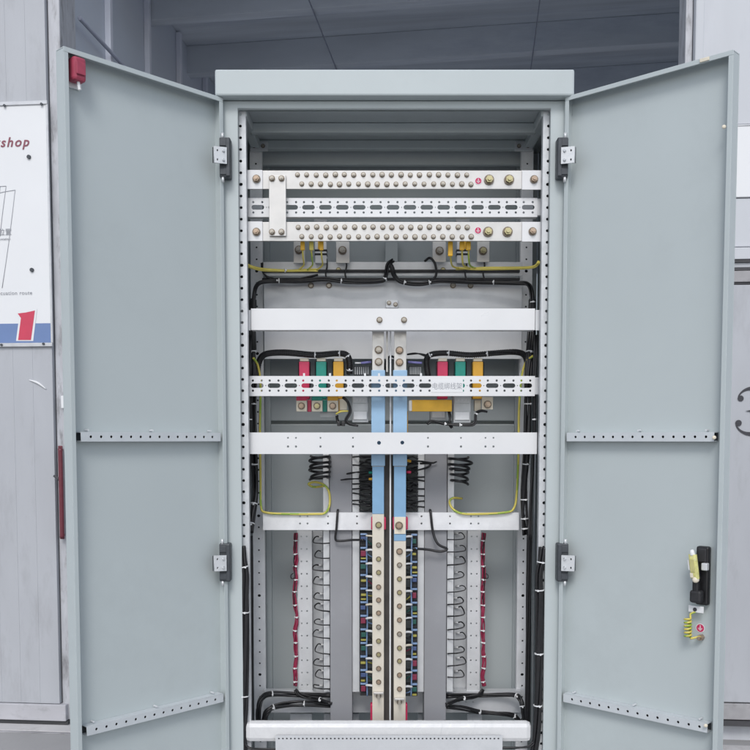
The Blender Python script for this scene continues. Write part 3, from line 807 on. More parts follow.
def relay(x0, y0, x1, y1, Y):
    b = MB(); b.px(x0, y0, x1, y1, Y, .05, 'grey_pl', .002)
    b.px(x0 + 1.5, y1 - 11, x1 - 1.5, y1 - 3, Y - .004, .004, 'white_pl', .0008)
    b.px(x0 + 1, y0 + 3, x1 - 1, y0 + 9, Y - .003, .003, 'grey_pl', .0008)
    o = b.build('relay', cab)
    b = MB()
    for q in (x0 + 5, (x0 + x1) / 2, x1 - 5): b.cyl(P(q, y0 + 6, Y - .0035), (0, 1, 0), .0022, .002, 'zinc_dull', 10)
    b.build('relay_screw', o)
relay(352, 394, 368.5, 422.5, Yf - .01); relay(453.5, 394, 471, 423, Yf - .01)
relay(430.5, 404, 446.5, 420.5, Yf + .03)
b = MB(); b.px(410.5, 399.8, 452, 411.5, Yf - .022, .008, 'yellow', .0015); yb = b.build('yellow_busbar', cab)
b = MB(); b.px(408.8, 400.3, 412, 411, Yf - .024, .004, 'tin', .0006); b.build('bar_end', yb)
b = MB(); b.px(405.8, 411, 408, 436, Yf - .01, .01, 'amber', .0008); b.build('bar_riser', cab)
b = MB(); b.px(474.5, 400, 481, 411, Yf + .01, .02, 'cream', .001); fc = b.build('fuse_carrier', cab)
b = MB(); b.px(482, 396.8, 493, 409.5, Yf - .012, .006, 'cream', .0008); t = b.build('terminal_tab', cab); bolt(487.5, 404.5, Yf - .012, 4.0, 'copper', t)
# little screw terminals and wire ferrules left and right of the bars
for (xs, m1, m2) in (((355, 361, 371), 'white_pl', 'violet'), ((417, 422, 408), 'white_pl', 'violet')):
    b = MB(); b.tube([P(xs[0], 363, Yf), P(xs[1], 363 , Yf)], .0022, m1, 8, 2); b.tube([P(xs[1], 363, Yf), P(xs[2], 362, Yf)], .003, m2, 8, 2); b.build('ferrule', cab)
for (x0, x1) in ((354, 369), (409, 421)):
    b = MB(); b.px(x0, 366, x1, 375, Yf + .02, .02, 'hinge', .001)
    for k in range(7): b.px(x0 + .7 + k * (x1 - x0) / 7, 367, x0 + 1.7 + k * (x1 - x0) / 7, 374.5, Yf + .017, .003, 'grey_pl', .0003)
    b.build('terminal_strip', cab)

# ------------------------------------------------------------------ cables: things of their own
def loom(label, pts, n, r, R_, m='black', ties=(), name='cable_bundle', cat='cable bundle', m2=None, twist=1.5, corr=False, seg=7, group=None):
    base = smooth(pts, 6)
    b = MB()
    if n == 1:
        b.tube(base, r, m, seg, 1, m2=m2)
    else:
        L = len(base)
        fr_ = []
        up = Vector((.31, .87, .39)).normalized()
        for k in range(L):
            t = (base[min(k + 1, L - 1)] - base[max(k - 1, 0)]).normalized(); u = t.cross(up)
            if u.length < 1e-4: u = t.orthogonal()
            u.normalize(); v = t.cross(u); up = u.cross(t); fr_.append((u, v))
        for q in range(n):
            ph = 2 * math.pi * q / n + random.uniform(-.3, .3); rr = R_ * random.uniform(.75, 1.05)
            tw = twist * random.uniform(.6, 1.4)
            pp = [base[k] + (fr_[k][0] * math.cos(ph + tw * k / L * 6.28 * .5) + fr_[k][1] * math.sin(ph + tw * k / L * 6.28 * .5)) * rr for k in range(L)]
            b.tube(pp, r, m, 6, 1)
    if corr:
        for k in range(0, len(base) - 1):
            for f_ in (0, .5):
                p = base[k].lerp(base[k + 1], f_); d = (base[k + 1] - base[k])
                b.cyl(p, d, R_ + r * 1.02, .0016, m, 10)
    o = b.build(name); tag(o, label, cat, group)
    for tpos in ties:
        k = max(1, min(len(base) - 2, int(tpos * (len(base) - 1))))
        d = base[k + 1] - base[k - 1]
        t = MB(); rr = (R_ + r * 1.08) if n > 1 else r * 1.18
        t.cyl(base[k], d, rr, .0027, 'white_pl', 12)
        side = d.normalized().cross(Vector((0, 1, 0))); 
        qx = random.uniform(-.6, .6) * rr; t.box(base[k].x + qx - .0018, base[k].x + qx + .0022, base[k].y - rr - .003, base[k].y - rr * .6, base[k].z - .002, base[k].z + .002, 'white_pl', .0006)
        t.build('cable_tie', o)
    return o
def PP(Y, *xy): return [P(x, y, Y) for (x, y) in xy]
def P3(*t): return [P(*q) for q in t]
Yc = F + .16
# upper horizontal looms
loom('black loom along the left half of the upper plate, bending down the left post', P3((254, 350, Yc), (253.5, 320, Yc), (254, 295, Yc), (258, 284, Yc + .02), (270, 281, Yc + .03), (300, 281, Yc + .04), (325, 279, Yc + .04), (350, 282, Yc + .04), (380, 281, Yc + .04), (386, 276, Yc + .04), (388, 265, Yc + .03), (393, 260.5, Yc + .04)), 5, .0027, .0038, ties=(.12, .4, .62, .78))
loom('black loom along the right half of the upper plate, bending down the right post', P3((533, 350, Yc), (533, 320, Yc), (532, 295, Yc), (528, 284.5, Yc + .02), (515, 283, Yc + .03), (470, 282, Yc + .04), (440, 281, Yc + .04), (420, 284, Yc + .04), (402, 282, Yc + .04), (394.5, 276, Yc + .04), (392, 268, Yc + .03), (389, 262, Yc + .04)), 5, .0026, .0036, ties=(.16, .42, .6, .72))
loom('thin black cable sagging from the left rear post into the upper black bars', P3((262, 263, Yc + .06), (263, 272, Yc + .05), (270, 278, Yc + .05), (290, 281, Yc + .045), (318, 275, Yc + .05)), 2, .0022, .0022, name='cable', cat='cable')
loom('short black cable hooked over the upper bars right of centre', P3((425, 261, Yc + .05), (430, 258, Yc + .03), (435, 264, Yc + .03), (436, 275, Yc + .035), (431, 281, Yc + .04)), 1, .0032, 0, name='cable', cat='cable')
for (x, lab_) in ((326.5, 'black strap around the upper bars beside the left white terminal block'), (346, 'black strap around the upper bars below the tab with a bolt, left of centre'), (466, 'black strap hanging from the upper bars beneath the right white terminal block'), (484, 'black strap around the upper bars below the rightmost bolted tab')):
    loom(lab_, P3((x, 259, Yc + .05), (x + .6, 266, Yc + .045), (x - .8, 274, Yc + .045), (x + 1, 281, Yc + .04)), 1, .0022, 0, 'black_matt', name='strap', cat='strap')
# earth wires under busbar two
def earth(label, pts, lugs, **k):
    o = loom(label, pts, 4, .0022, .0024, 'yg', name='earth_cable', cat='earth cable', **k)
    return o
ec = earth('yellow green earth cables running from the left post to lugs under the lower top busbar', P3((246, 264, F + .06), (250, 266.5, F + .08), (262, 269.5, F + .12), (285, 270.5, F + .14), (305, 270, F + .15), (318, 270, F + .15)), (), ties=(.62,))
for (x, y0, m) in ((302.5, 249, 'yg'), (311.3, 249, 'yg_green'), (321.2, 251, 'yg')):
    b = MB(); b.tube(P3((x, y0, F + .085), (x + .6, 258, F + .10), (x + 1.2, 265, F + .13), (x - 4, 270, F + .148)), .0021, m, 6, 5, m2='yg'); b.build('branch', ec)
    b = MB(); b.px(x - 2.2, 241.3, x + 2.2, 250, F + .075, .008, 'yellow' if x > 312 or x < 305 else 'yg', .002); b.build('lug_boot', ec)
ec = earth('yellow green earth cables running from lugs under the lower top busbar to the right post', P3((539, 262, F + .06), (534, 266.5, F + .08), (520, 268, F + .12), (490, 268.5, F + .14), (470, 269, F + .15), (456, 268.5, F + .15)), ())
for (x, y0, m) in ((450.5, 256, 'yg'), (462, 249, 'yg'), (468.5, 249, 'yg_green')):
    b = MB(); b.tube(P3((x, y0, F + .085), (x + .4, 260, F + .10), (x + 2, 266, F + .13), (x + 8, 268.5, F + .148)), .0023, m, 6, 5, m2='yg'); b.build('branch', ec)
    b = MB(); b.px(x - 2.4, 241.3, x + 2.4, 256 if x < 455 else 250, F + .075, .008, 'yellow', .002); b.build('lug_boot', ec)
# left post verticals
loom('black cable loom on the left post between the two upper white rails', P3((253, 300, Yc + .02), (252.5, 340, Yc - .02), (254, 375, Yc - .04), (253, 410, Yc - .04), (254, 450, Yc - .04), (255, 490, Yc - .03), (252, 515, Yc - .05), (250, 532, Yc - .07)), 7, .0032, .0062, ties=(.2, .42, .62, .8, .93))
loom('black cable loom on the right post beside the slotted rails', P3((532, 300, Yc + .02), (530.5, 340, Yc - .02), (528, 375, Yc - .04), (527.5, 410, Yc - .04), (527, 450, Yc - .04), (524.5, 490, Yc - .03), (524.5, 515, Yc - .03), (526, 535, Yc - .03)), 7, .0032, .0066, ties=(.2, .42, .62, .78, .9, .975))
loom('single black cable close beside the left post, inner of the two', P3((250, 335, Yc - .06), (249.5, 380, Yc - .07), (250, 440, Yc - .07), (249.5, 500, Yc - .07), (248, 540, Yc - .08)), 2, .0028, .0026, name='cable', cat='cable', ties=(.45,))
loom('single black cable close beside the right post, inner of the two', P3((536, 335, Yc - .06), (534.5, 380, Yc - .07), (534, 440, Yc - .07), (531, 500, Yc - .07), (530, 540, Yc - .08)), 2, .0028, .0026, name='cable', cat='cable', ties=(.45,))
# mid looms above the fuses
loom('black loom arching over the red, green and yellow fuses on the left', P3((257, 378, Yc - .02), (259, 362, Yc - .02), (266, 354, Yc - .03), (285, 352.5, Yc - .03), (315, 355, Yc - .03), (335, 353.5, Yc - .03), (346, 354.5, Yc - .03), (349.5, 362, Yc - .03), (349.5, 374, Yc - .02)), 6, .0028, .0050, ties=(.5, .68, .8, .97), corr=True)
loom('black corrugated loom arching over the red, green and yellow fuses on the right', P3((428, 376, Yc - .02), (426.5, 362, Yc - .02), (430, 355, Yc - .03), (445, 353, Yc - .03), (470, 355, Yc - .03), (495, 353, Yc - .03), (515, 352, Yc - .03), (525, 356, Yc - .02), (528, 370, Yc - .02)), 6, .0028, .0046, ties=(.26, .4, .6), corr=True)
loom('black cable reaching from the right loom across to the centre bars', P3((427, 356, Yc - .03), (418, 354, Yc - .03), (407, 354, Yc - .02)), 2, .0018, .002, name='cable', cat='cable')
loom('black cable joining the back of the bare bar top right of centre', P3((385, 372, Yc - .01), (386, 362, Yc - .03), (390, 356.5, Yc - .03), (395, 357.5, Yc - .01)), 1, .0030, 0, name='cable', cat='cable')
# fuse wiring below the rail
loom('black cable looping from the left grey relay down under the fuses', P3((343, 397, Yf - .02), (348, 402, Yf - .025), (350, 412, Yf - .03), (346, 420, Yf - .03), (349, 424, Yf - .03), (358, 426.5, Yf - .03)), 3, .0022, .0024, name='cable', cat='cable')
loom('short black cable crossing below the left fuse carrier', P3((337, 416, Yf - .01), (338, 422, Yf - .02), (342, 424, Yf - .02), (347, 420, Yf - .02)), 3, .0020, .0022, name='cable', cat='cable')
b = MB()
for (x0, x1) in ((337, 340.2), (341.5, 345)): b.px(x0, 421.5, x1, 426, Yf - .03, .012, 'black', .0012)
b.build('plug', cab)
loom('thin yellow wire crossing below the left yellow fuse', P3((336, 414, Yf - .03), (341, 411.5, Yf - .035), (348, 411, Yf - .03)), 1, .0022, 0, 'yg', name='wire', cat='wire')
loom('black cable running under the yellow busbar and the right relays', P3((427, 424, Yf - .02), (432, 421, Yf - .02), (445, 424, Yf - .02), (460, 425, Yf - .025), (474, 424, Yf - .025), (476, 414, Yf - .02), (481, 411, Yf - .015), (487, 412, Yf - .012)), 3, .0021, .0024, name='cable', cat='cable', ties=(.3, .45, .72))
loom('short black cable bundle hanging below the yellow busbar beside the grey relay', P3((449, 411, Yf - .005), (450, 417, Yf - .012), (450, 424, Yf - .015), (452, 428, Yf - .015)), 3, .0021, .0022, name='cable', cat='cable')
# yellow-green verticals and curls
loom('yellow green earth wire down the left post and curling up over the lower cross rail', P3((253.5, 358, Yc - .05), (258, 366, Yc - .03), (260.5, 385, Yc - .02), (260, 430, Yc - .02), (260.5, 480, Yc), (261, 506, Yc), (266, 512.5, Yc - .004), (290, 514, Yc - .003), (315, 514, Yc - .003), (325, 513, Yc - .004), (329.5, 505, Yc + .01), (329, 492, Yc + .015), (324, 485, Yc + .02), (315, 482, Yc + .03), (308.5, 484, Yc + .04), (314, 487, Yc + .05), (324, 486, Yc + .03)), 1, .0030, 0, 'yg', m2='yg_green', name='earth_wire', cat='earth wire')
loom('yellow green earth wire down the right post and curling up over the lower cross rail', P3((533, 356, Yc - .05), (526, 362, Yc - .03), (521.5, 378, Yc - .02), (519, 410, Yc - .02), (518.5, 450, Yc - .02), (517, 490, Yc), (514, 508, Yc), (505, 512.5, Yc - .004), (480, 514, Yc - .003), (462, 513.5, Yc - .004), (453, 509, Yc + .005), (449.5, 502, Yc + .015), (453, 498, Yc + .02), (462, 498.5, Yc + .04)), 1, .0030, 0, 'yg', m2='yg_green', name='earth_wire', cat='earth wire')
# spare coils under the third rail
def coil(label, cx, w_, y0, y1, turns, Y, s):
    pts = []
    rw = [random.uniform(.72, 1.12) for _ in range(turns + 2)]; ro = [random.uniform(-1.6, 1.6) for _ in range(turns + 2)]
    for k in range(turns * 12 + 1):
        a = k / (turns * 12); ph = a * turns * 2 * math.pi
        q_ = int(a * turns); f_ = a * turns - q_; ww = w_ * (rw[q_] * (1 - f_) + rw[q_ + 1] * f_); oy = ro[q_] * (1 - f_) + ro[q_ + 1] * f_
        pts.append(P(cx + s * ww / 2 * math.cos(ph), y0 + (y1 - y0) * a + oy + 1.5 * math.sin(ph + .6), Y - .02 + .035 * math.sin(ph)))
    b = MB(); b.tube(pts, .0033, 'black', 7, 2); tag(b.build('cable_coil'), label, 'cable coil')
coil('coiled black cable slack hanging left of the grey duct below the third rail', 320, 20, 456, 480, 5, F + .19, -1)
coil('coiled black cable slack hanging right of the right grey duct below the third rail', 459.5, 23, 456, 484, 5, F + .19, 1)
for (x0, x1, x2, y, lab_) in ((371, 352, 341, 479, 'black cable with an orange ferrule poking left from the breakers'), (371, 356, 347, 472.5, 'black cable with a green ferrule poking left from the breakers')):
    o = loom(lab_, P3((x0, y, F + .13), (x1, y - .5, F + .15), (x2, y + 1.5, F + .165)), 2, .0017, .0014, name='cable', cat='cable')
    b = MB(); b.tube(P3((x0 - 2, y, F + .128), (x0 + 2, y, F + .126)), .0033, 'amber' if 'orange' in lab_ else 'green', 8, 2); b.build('ferrule', o)
o = loom('black cable with a yellow ferrule poking right from the breakers', P3((408, 461, F + .125), (420, 461, F + .15), (432, 463, F + .165), (437, 462, F + .165)), 2, .0017, .0014, name='cable', cat='cable')
b = MB(); b.tube(P3((404.5, 460, F + .122), (411, 461.3, F + .122)), .0034, 'amber', 8, 2); b.build('ferrule', o)
o = loom('looped black cable with a red ferrule beside the right breakers', P3((408, 472.5, F + .125), (418, 470, F + .15), (428, 467, F + .165), (430, 463.5, F + .165), (420, 463.5, F + .16)), 2, .0017, .0014, name='cable', cat='cable')
b = MB(); b.tube(P3((406.5, 472, F + .122), (411, 472.2, F + .122)), .0034, 'red', 8, 2); b.build('ferrule', o)
for side, xa, xb_ in (('left', 353, 371), ('right', 424, 407)):
    for k, y in enumerate((457, 465, 484, 489, 493, 500.5, 504) if side == 'left' else (477, 481, 489, 496, 501, 507)):
        dy = random.uniform(-1.5, 1.5)
        b = MB(); b.tube(P3((xa, y, F + .178), ((xa + xb_) / 2, y + dy, F + .145), (xb_, y + 1.5 * dy, F + .135)), .0021, 'black', 6, 5)
        o = b.build('jumper_cable')
        tag(o, 'short black jumper cable between the edge rail and the %s breakers' % side, 'cable', 'black jumper cables beside the %s breakers' % side)
# cables hanging over the lower cross rail
loom('black cable hanging over the lower cross rail and turning right into the left breakers', P3((338, 510, F + .172), (337.6, 512, F + .158), (336.5, 528, F + .157), (335.5, 539, F + .158), (340, 541, F + .158), (352, 540, F + .155), (364, 540, F + .14)), 1, .0030, 0, name='cable', cat='cable')
loom('black cable hanging over the lower cross rail and looping left into the right breakers', P3((430, 510, F + .172), (430.6, 512.5, F + .158), (433, 532, F + .157), (438, 544, F + .15), (447, 549, F + .15), (440, 551.5, F + .15), (427, 549.5, F + .15), (412, 548.5, F + .14)), 1, .0032, 0, name='cable', cat='cable')
# red bundles
def redbundle(label, x, s):
    Y = F + .235
    ys = list(range(533, 694, 9))
    pts = [P(x + random.uniform(-.9, .9), y, Y) for y in ys]
    o = loom(label, pts, 8, .0019, .0042, 'bundle_red', ties=[(k + .7) / 12 for k in range(12)], twist=6)
    b = MB(); b.tube([P(x - s * .8 + random.uniform(-1.4, .8), y, Y - .006) for y in ys[:9]], .0014, 'black', 6, 5)
    b.tube(P3((x - s * 2, 573, Y), (x - s * 4.5, 575, Y - .02), (x - s * 4.2, 578.5, Y - .02), (x - s * 1, 578, Y)), .0012, 'black', 6, 4)
    b.build('tracer_wire', o)
redbundle('red wire bundle tied along the left edge of the left perforated strip', 295.6, 1)
redbundle('red wire bundle tied along the right edge of the right perforated strip', 483.3, -1)
# bottom looms
loom('black tail of the left red wires curving into the lower duct', P3((295.8, 690, F + .225), (299, 694.5, F + .215), (308, 697.5, F + .205), (320, 699.5, F + .19), (331, 704, F + .17)), 4, .0026, .0034, ties=(.75,))
loom('black tail of the right red wires curving into the lower duct', P3((483, 690, F + .225), (479, 694.5, F + .215), (470, 697.5, F + .205), (458, 699.5, F + .19), (446, 705, F + .17)), 4, .0026, .0034, ties=(.65,))
loom('upper black loom on the bottom rail, turning down at the left', P3((258.5, 722, F + .18), (258.5, 708, F + .18), (262, 698, F + .19), (272, 693.8, F + .21), (300, 694.5, F + .225), (332, 694.5, F + .2)), 6, .0030, .0052, ties=(.6,))
loom('lower black loom on the bottom rail, turning down at the left', P3((264, 722, F + .19), (267, 712, F + .19), (276, 706.5, F + .2), (300, 703.5, F + .215), (332, 705, F + .19)), 6, .0030, .0054, ties=(.48, .82))
loom('upper black loom on the bottom rail, turning down at the right', P3((525, 722, F + .18), (522.5, 708, F + .18), (520, 699, F + .19), (512, 695, F + .21), (480, 695, F + .225), (446, 696, F + .2)), 5, .0030, .0044, ties=(.25, .55))
loom('lower black loom on the bottom rail, turning down at the right', P3((521, 724, F + .22), (514, 716, F + .22), (500, 713.5, F + .215), (480, 712, F + .215), (462, 708, F + .2), (446, 707, F + .185)), 5, .0028, .0042, ties=(.2, .6))
# front lower cable runs beside the front posts
loom('thick black loom inside the left front edge from the lower hinge to the floor', P3((241.5, 546, F + .014), (242.5, 560, F + .012), (245, 575, F + .012), (245, 600, F + .012), (245, 640, F + .012), (244.5, 680, F + .012), (244, 710, F + .012), (242.5, 735, F + .012), (246, 760, F + .012)), 7, .0036, .0070, ties=(.2, .42, .7), twist=1)
loom('thick black loom inside the right front edge from the lower hinge to the floor', P3((542.5, 547, F + .014), (541.5, 560, F + .012), (539.3, 575, F + .012), (539.8, 600, F + .012), (539.2, 640, F + .012), (538.4, 680, F + .012), (537.6, 710, F + .012), (536.5, 735, F + .012), (533, 760, F + .012)), 7, .0036, .0070, ties=(.16, .34, .56, .74), twist=1)
loom('long straight black loom behind the left front post in the lower half', P3((250.8, 536, F + .13), (251, 600, F + .13), (251.2, 660, F + .13), (251.5, 730, F + .13)), 5, .0030, .0040, twist=.6)
loom('long straight black loom behind the right front post in the lower half', P3((529.5, 530, F + .13), (528.5, 600, F + .13), (528, 660, F + .13), (527.5, 730, F + .13)), 5, .0030, .0044, twist=.6)
loom('black cable drooping under the left end of the film wrapped crossbar', P3((243, 738, F + .01), (248, 747, F + .006), (260, 749.5, F + .0), (285, 750, F + .0)), 2, .0022, .0024, name='cable', cat='cable')
loom('black cable drooping under the right end of the film wrapped crossbar', P3((534, 742, F + .01), (528, 747, F + .006), (515, 748.5, F + .0), (498, 748, F + .0)), 2, .0022, .0024, name='cable', cat='cable')

# ------------------------------------------------------------------ workshop behind, in its own turned frame
YAW = R(5.5)
ORG = Vector((-1.515, 4.60, 0))
Lx, Ld = Vector((math.cos(YAW), -math.sin(YAW), 0)), Vector((math.sin(YAW), math.cos(YAW), 0))
shop = thing('workshop', ORG, -YAW, local=True)
tag(shop, 'pale workshop building behind the cabinet with a wide open gate and dim interior', 'building')
def fa(px, py, b_=0.0):
    """measured point -> (a, z) on the facade plane at local depth b_"""
    k = (px - 375) / FPX; t = (500 - py) / FPX; A = 0.0
    O = ORG + Ld * b_
    for _ in range(40):
        p = O + Lx * A; h = p.y * (t * C_ - S_) / (C_ + t * S_); d = p.y * C_ - h * S_
        A += (k * d - p.x) * .9
    p = O + Lx * A
    return A, EYE + p.y * (t * C_ - S_) / (C_ + t * S_)
def fbox(b, x0, y0, x1, y1, b0, b1, m, bev=0.0, row=None):
    a0 = fa(x0, row or (y0 + y1) / 2, b0)[0]; a1 = fa(x1, row or (y0 + y1) / 2, b0)[0]
    xm = (x0 + x1) / 2
    b.box(a0, a1, b0, b1, fa(xm, y1, b0)[1], fa(xm, y0, b0)[1], m, bev)
ZW = 5.2
aL = fa(57.5, 400)[0]; aJ0 = fa(58.5, 400)[0]; aJ1 = fa(70, 400)[0]
aR0 = fa(686, 60)[0]; aR1 = fa(703, 60)[0]
ZTOP = 4.14
b = MB(); b.box(-9, aJ0 - .01, .03, .12, 0, ZW, 'wall'); b.build('front_wall', shop)
b = MB(); b.box(aR1 + .002, 12, .03, .12, 0, ZW, 'wall'); b.build('front_wall', shop)
b = MB(); b.box(aJ0 - .008, aR1, .035, .11, 4.3, ZW, 'wall'); b.build('gate_lintel', shop)
b = MB(); b.box(aJ0, aJ1, -.03, .16, .02, 4.298, 'jamb', .006)
b.build('gate_jamb', shop)
b = MB(); b.box(aR0, aR0 + (aR1 - aR0) * .42, .02, .16, .02, 4.298, 'jamb', .004); b.box(aR0 + (aR1 - aR0) * .46, aR1, -.02, .14, .02, 4.298, 'wall', .006)
b.build('gate_jamb', shop)
# sliding leaf on the left with board seams
z_top = 4.6
b = MB()
zk = fa(30, 703.5, -.05)[1]
seams = [aL - .02 - .0] 
prev = aL
a_ = aL
while a_ > -2.8:
    w_ = .098
    b.box(a_ - w_ + .0001, a_, -.05, .0, zk + .003, z_top, 'wall_dirty', .0010)
    a_ -= w_
ld = b.build('sliding_door', shop)
b = MB(); b.box(-2.8, aL + .035, -.062, .0, fa(30, 720.5, -.062)[1], zk, 'kick', .004); b.build('kick_rail', ld)
b = MB(); b.box(-2.8, aL + .04, -.050, .0, .002, fa(30, 720.5, -.062)[1] - .002, 'line_dark'); b.build('gap_shade', ld)  # dark strip painted in for the shadow gap under the kick rail
b = MB()
ah, zh0 = fa(62, 536, -.1); _, zh1 = fa(62, 450, -.1)
b.tube([Vector((ah - .015, -.055, zh1)), Vector((ah, -.10, zh1)), Vector((ah + .003, -.105, zh1 - .03)), Vector((ah + .003, -.105, zh0 + .03)), Vector((ah, -.10, zh0)), Vector((ah - .015, -.055, zh0))], .011, 'maroon', 10, 5)
b.box(ah - .03, ah - .008, -.058, -.0502, zh0 - .02, zh1 + .02, 'maroon', .003)
hd = b.build('handle', ld)
b = MB(); b.tube([Vector((ah - .045, -.07, (zh0 + zh1) / 2 + .08)), Vector((ah - .02, -.10, (zh0 + zh1) / 2 + .075)), Vector((ah - .005, -.10, (zh0 + zh1) / 2 + .06))], .006, 'line_dark', 8, 4); b.build('latch', hd)
# scuffed tape on the sliding leaf
b = MB(); a0, z0 = fa(38, 383, -.052); b.tube([Vector((a0 - .045, -.052, z0 + .015)), Vector((a0, -.053, z0)), Vector((a0 + .04, -.052, z0 - .03))], lambda t: .006 * math.sin(math.pi * (.1 + .8 * t)), 'paper', 6, 5); b.build('tape_strip', ld)
b = MB(); a0, z0 = fa(63, 402, -.052); b.box(a0 - .012, a0 + .012, -.05, -.032, z0 - .03, z0 + .03, 'paper', .003); b.build('tape_strip', ld)
# right leaf: upper panels, track, door with its number
b = MB()
fbox(b, 703.6, -60, 960, 121.5, -.02, .028, 'wall', .003); fbox(b, 703.6, 196, 960, 245, -.018, .028, 'wall', .003)
fbox(b, 703.6, 245.6, 960, 257.5, -.035, .028, 'wall', .003)
b.build('upper_panel', shop)
b = MB(); fbox(b, 703.6, 258, 960, 260.5, -.03, .028, 'line_dark'); fbox(b, 703.6, 261, 960, 266, -.02, .028, 'wall_dirty', .002); fbox(b, 703.6, 266.3, 960, 268.8, -.028, .028, 'line_dark')
fbox(b, 703.6, 269.2, 960, 280.5, -.03, .028, 'grime', .003); fbox(b, 703.6, 281, 960, 283, -.022, .028, 'line_dark')
b.build('door_track', shop)
b = MB(); fbox(b, 703.6, 283.4, 960, 705, -.035, .028, 'wall_dirty', .004); rd = b.build('sliding_door', shop)
b = MB(); fbox(b, 700, 706.3, 960, 722.5, -.04, .028, 'grime', .004); b.build('kick_rail', rd)
b = MB(); fbox(b, 700, 723, 960, 729, -.03, .028, 'line_dark'); b.build('gap_shade', rd)  # near-black strip standing for the shade below the right kick rail
# numeral 3 with ball ends, painted on the right leaf
def stroke(pts, wd, th, Y, ball=None):
    o = []; n = len(pts); L = []; Rr = []
    for k in range(n):
        t = (Vector(pts[min(k + 1, n - 1)]) - Vector(pts[max(k - 1, 0)])).normalized(); nn = Vector((-t.y, t.x))
        w_ = wd(k / (n - 1)); L.append(tuple(Vector(pts[k]) + nn * w_)); Rr.append(tuple(Vector(pts[k]) - nn * w_))
    return L + Rr[::-1]
aN, zN = fa(751.5, 411.5, -.036); z388 = fa(748, 388, -.036)[1]; z435 = fa(748, 434.5, -.036)[1]
hN = z388 - z435; hh = hN / 2
wN = hN * .29
up_ = [(aN + wN * math.cos(R(a)), z388 - hN * .25 + hN * .24 * math.sin(R(a))) for a in range(165, -75, -12)]
lo_ = [(aN + wN * 1.12 * math.cos(R(a)), z435 + hN * .27 + hN * .26 * math.sin(R(a))) for a in range(75, -170, -12)]
b = MB()
b.flat(stroke(up_, lambda t: hN * (.014 + .040 * math.sin(math.pi * t) ** 2), .001, 0), [], .0012, -.0372, 'ink')
b.flat(stroke(lo_, lambda t: hN * (.014 + .044 * math.sin(math.pi * t) ** 2), .001, 0), [], .0012, -.0386, 'ink')
for (cx_, cz_, r_) in ((up_[0][0] + hN * .045, up_[0][1] - hN * .035, .064), (lo_[-1][0] + hN * .045, lo_[-1][1] + hN * .045, .067)):
    b.cyl((cx_, -.0390 + (.0014 if r_ < .065 else 0), cz_), (0, 1, 0), hN * r_, .0012, 'ink', 20)
b.flat([(aN - wN * .45, zN + hN * .012), (aN + wN * .3, zN + hN * .05), (aN + wN * .3, zN - hN * .025)], [], .0012, -.0400, 'ink')
b.build('number', rd)
# interior
def wall_a(bd): return -.085 
b = MB(); b.box(-.06, -.012, .165, 9.0, 0, ZTOP, 'shop_in'); sw_ = b.build('side_wall', shop)
for bd in (.02 + .64 * k for k in range(1, 13)):
    b = MB(); b.box(-.0115, .022, bd, bd + .04, 0, ZTOP - .01, 'shop_rib', .004); b.build('wall_rib', sw_)
zcd = 3.47
b = MB(); b.tube([Vector((.04, .2, zcd)), Vector((.04, 8.9, zcd))], .010, 'shop_mid', 8, 2); b.build('conduit', sw_)
b = MB(); b.box(4.6, 4.64, .165, 9.0, 0, .9, 'shop_in')           # far side, unseen: a low wall, bays above opened to admit extra light
for bd in (.165, 3.0, 5.9, 8.8): b.box(4.6, 4.64, bd, bd + .2, .9005, 3.4, 'shop_in')
b.box(4.6, 4.64, .165, 9.0, 3.4005, ZTOP + .1, 'shop_in'); b.build('side_wall', shop)
b = MB(); b.box(-.06, .5, 9.0, 9.06, 0, ZTOP, 'shop_in'); b.box(4.2, 4.64, 9.0, 9.06, 0, ZTOP, 'shop_in'); b.box(.5005, 4.1995, 9.0, 9.06, 3.7, ZTOP, 'shop_in'); b.build('rear_wall', shop)  # unseen rear wall; gate opening added to brighten the interior
slope = math.tan(R(1.5))
def rfr(c): return Vector((c.x, c.y, c.z + (c.x + .1) * slope))
b = MB(); b.box(-.12, 4.64, .13, 9.06, ZTOP, ZTOP + .05, 'shop_roof', 0, rfr); rf = b.build('roof', shop)
for bd in (.5, 1.35, 2.2, 3.05, 3.9, 4.75, 5.6, 6.45, 7.3, 8.15):
    b = MB(); b.box(-.08, 4.6, bd, bd + .09, ZTOP - .19, ZTOP - .001, 'shop_roof', .003, rfr); b.build('purlin', rf)
for a_ in (1.0, 2.35, 3.7):
    b = MB(); b.tube([rfr(Vector((a_, .3, ZTOP - .20))), rfr(Vector((a_ + .05, 4, ZTOP - .20))), rfr(Vector((a_, 8.9, ZTOP - .20)))], .004, 'shop_mid', 6, 4); b.build('tie_rod', rf)
# threshold in front of the gate
b = MB()
b.box(-9, 12, -.165, -.066, 0, .005, 'sill', .002); b.box(-9, 12, -.195, -.1655, 0, .0025, 'grime', .001)
b.build('threshold_kerb', shop)

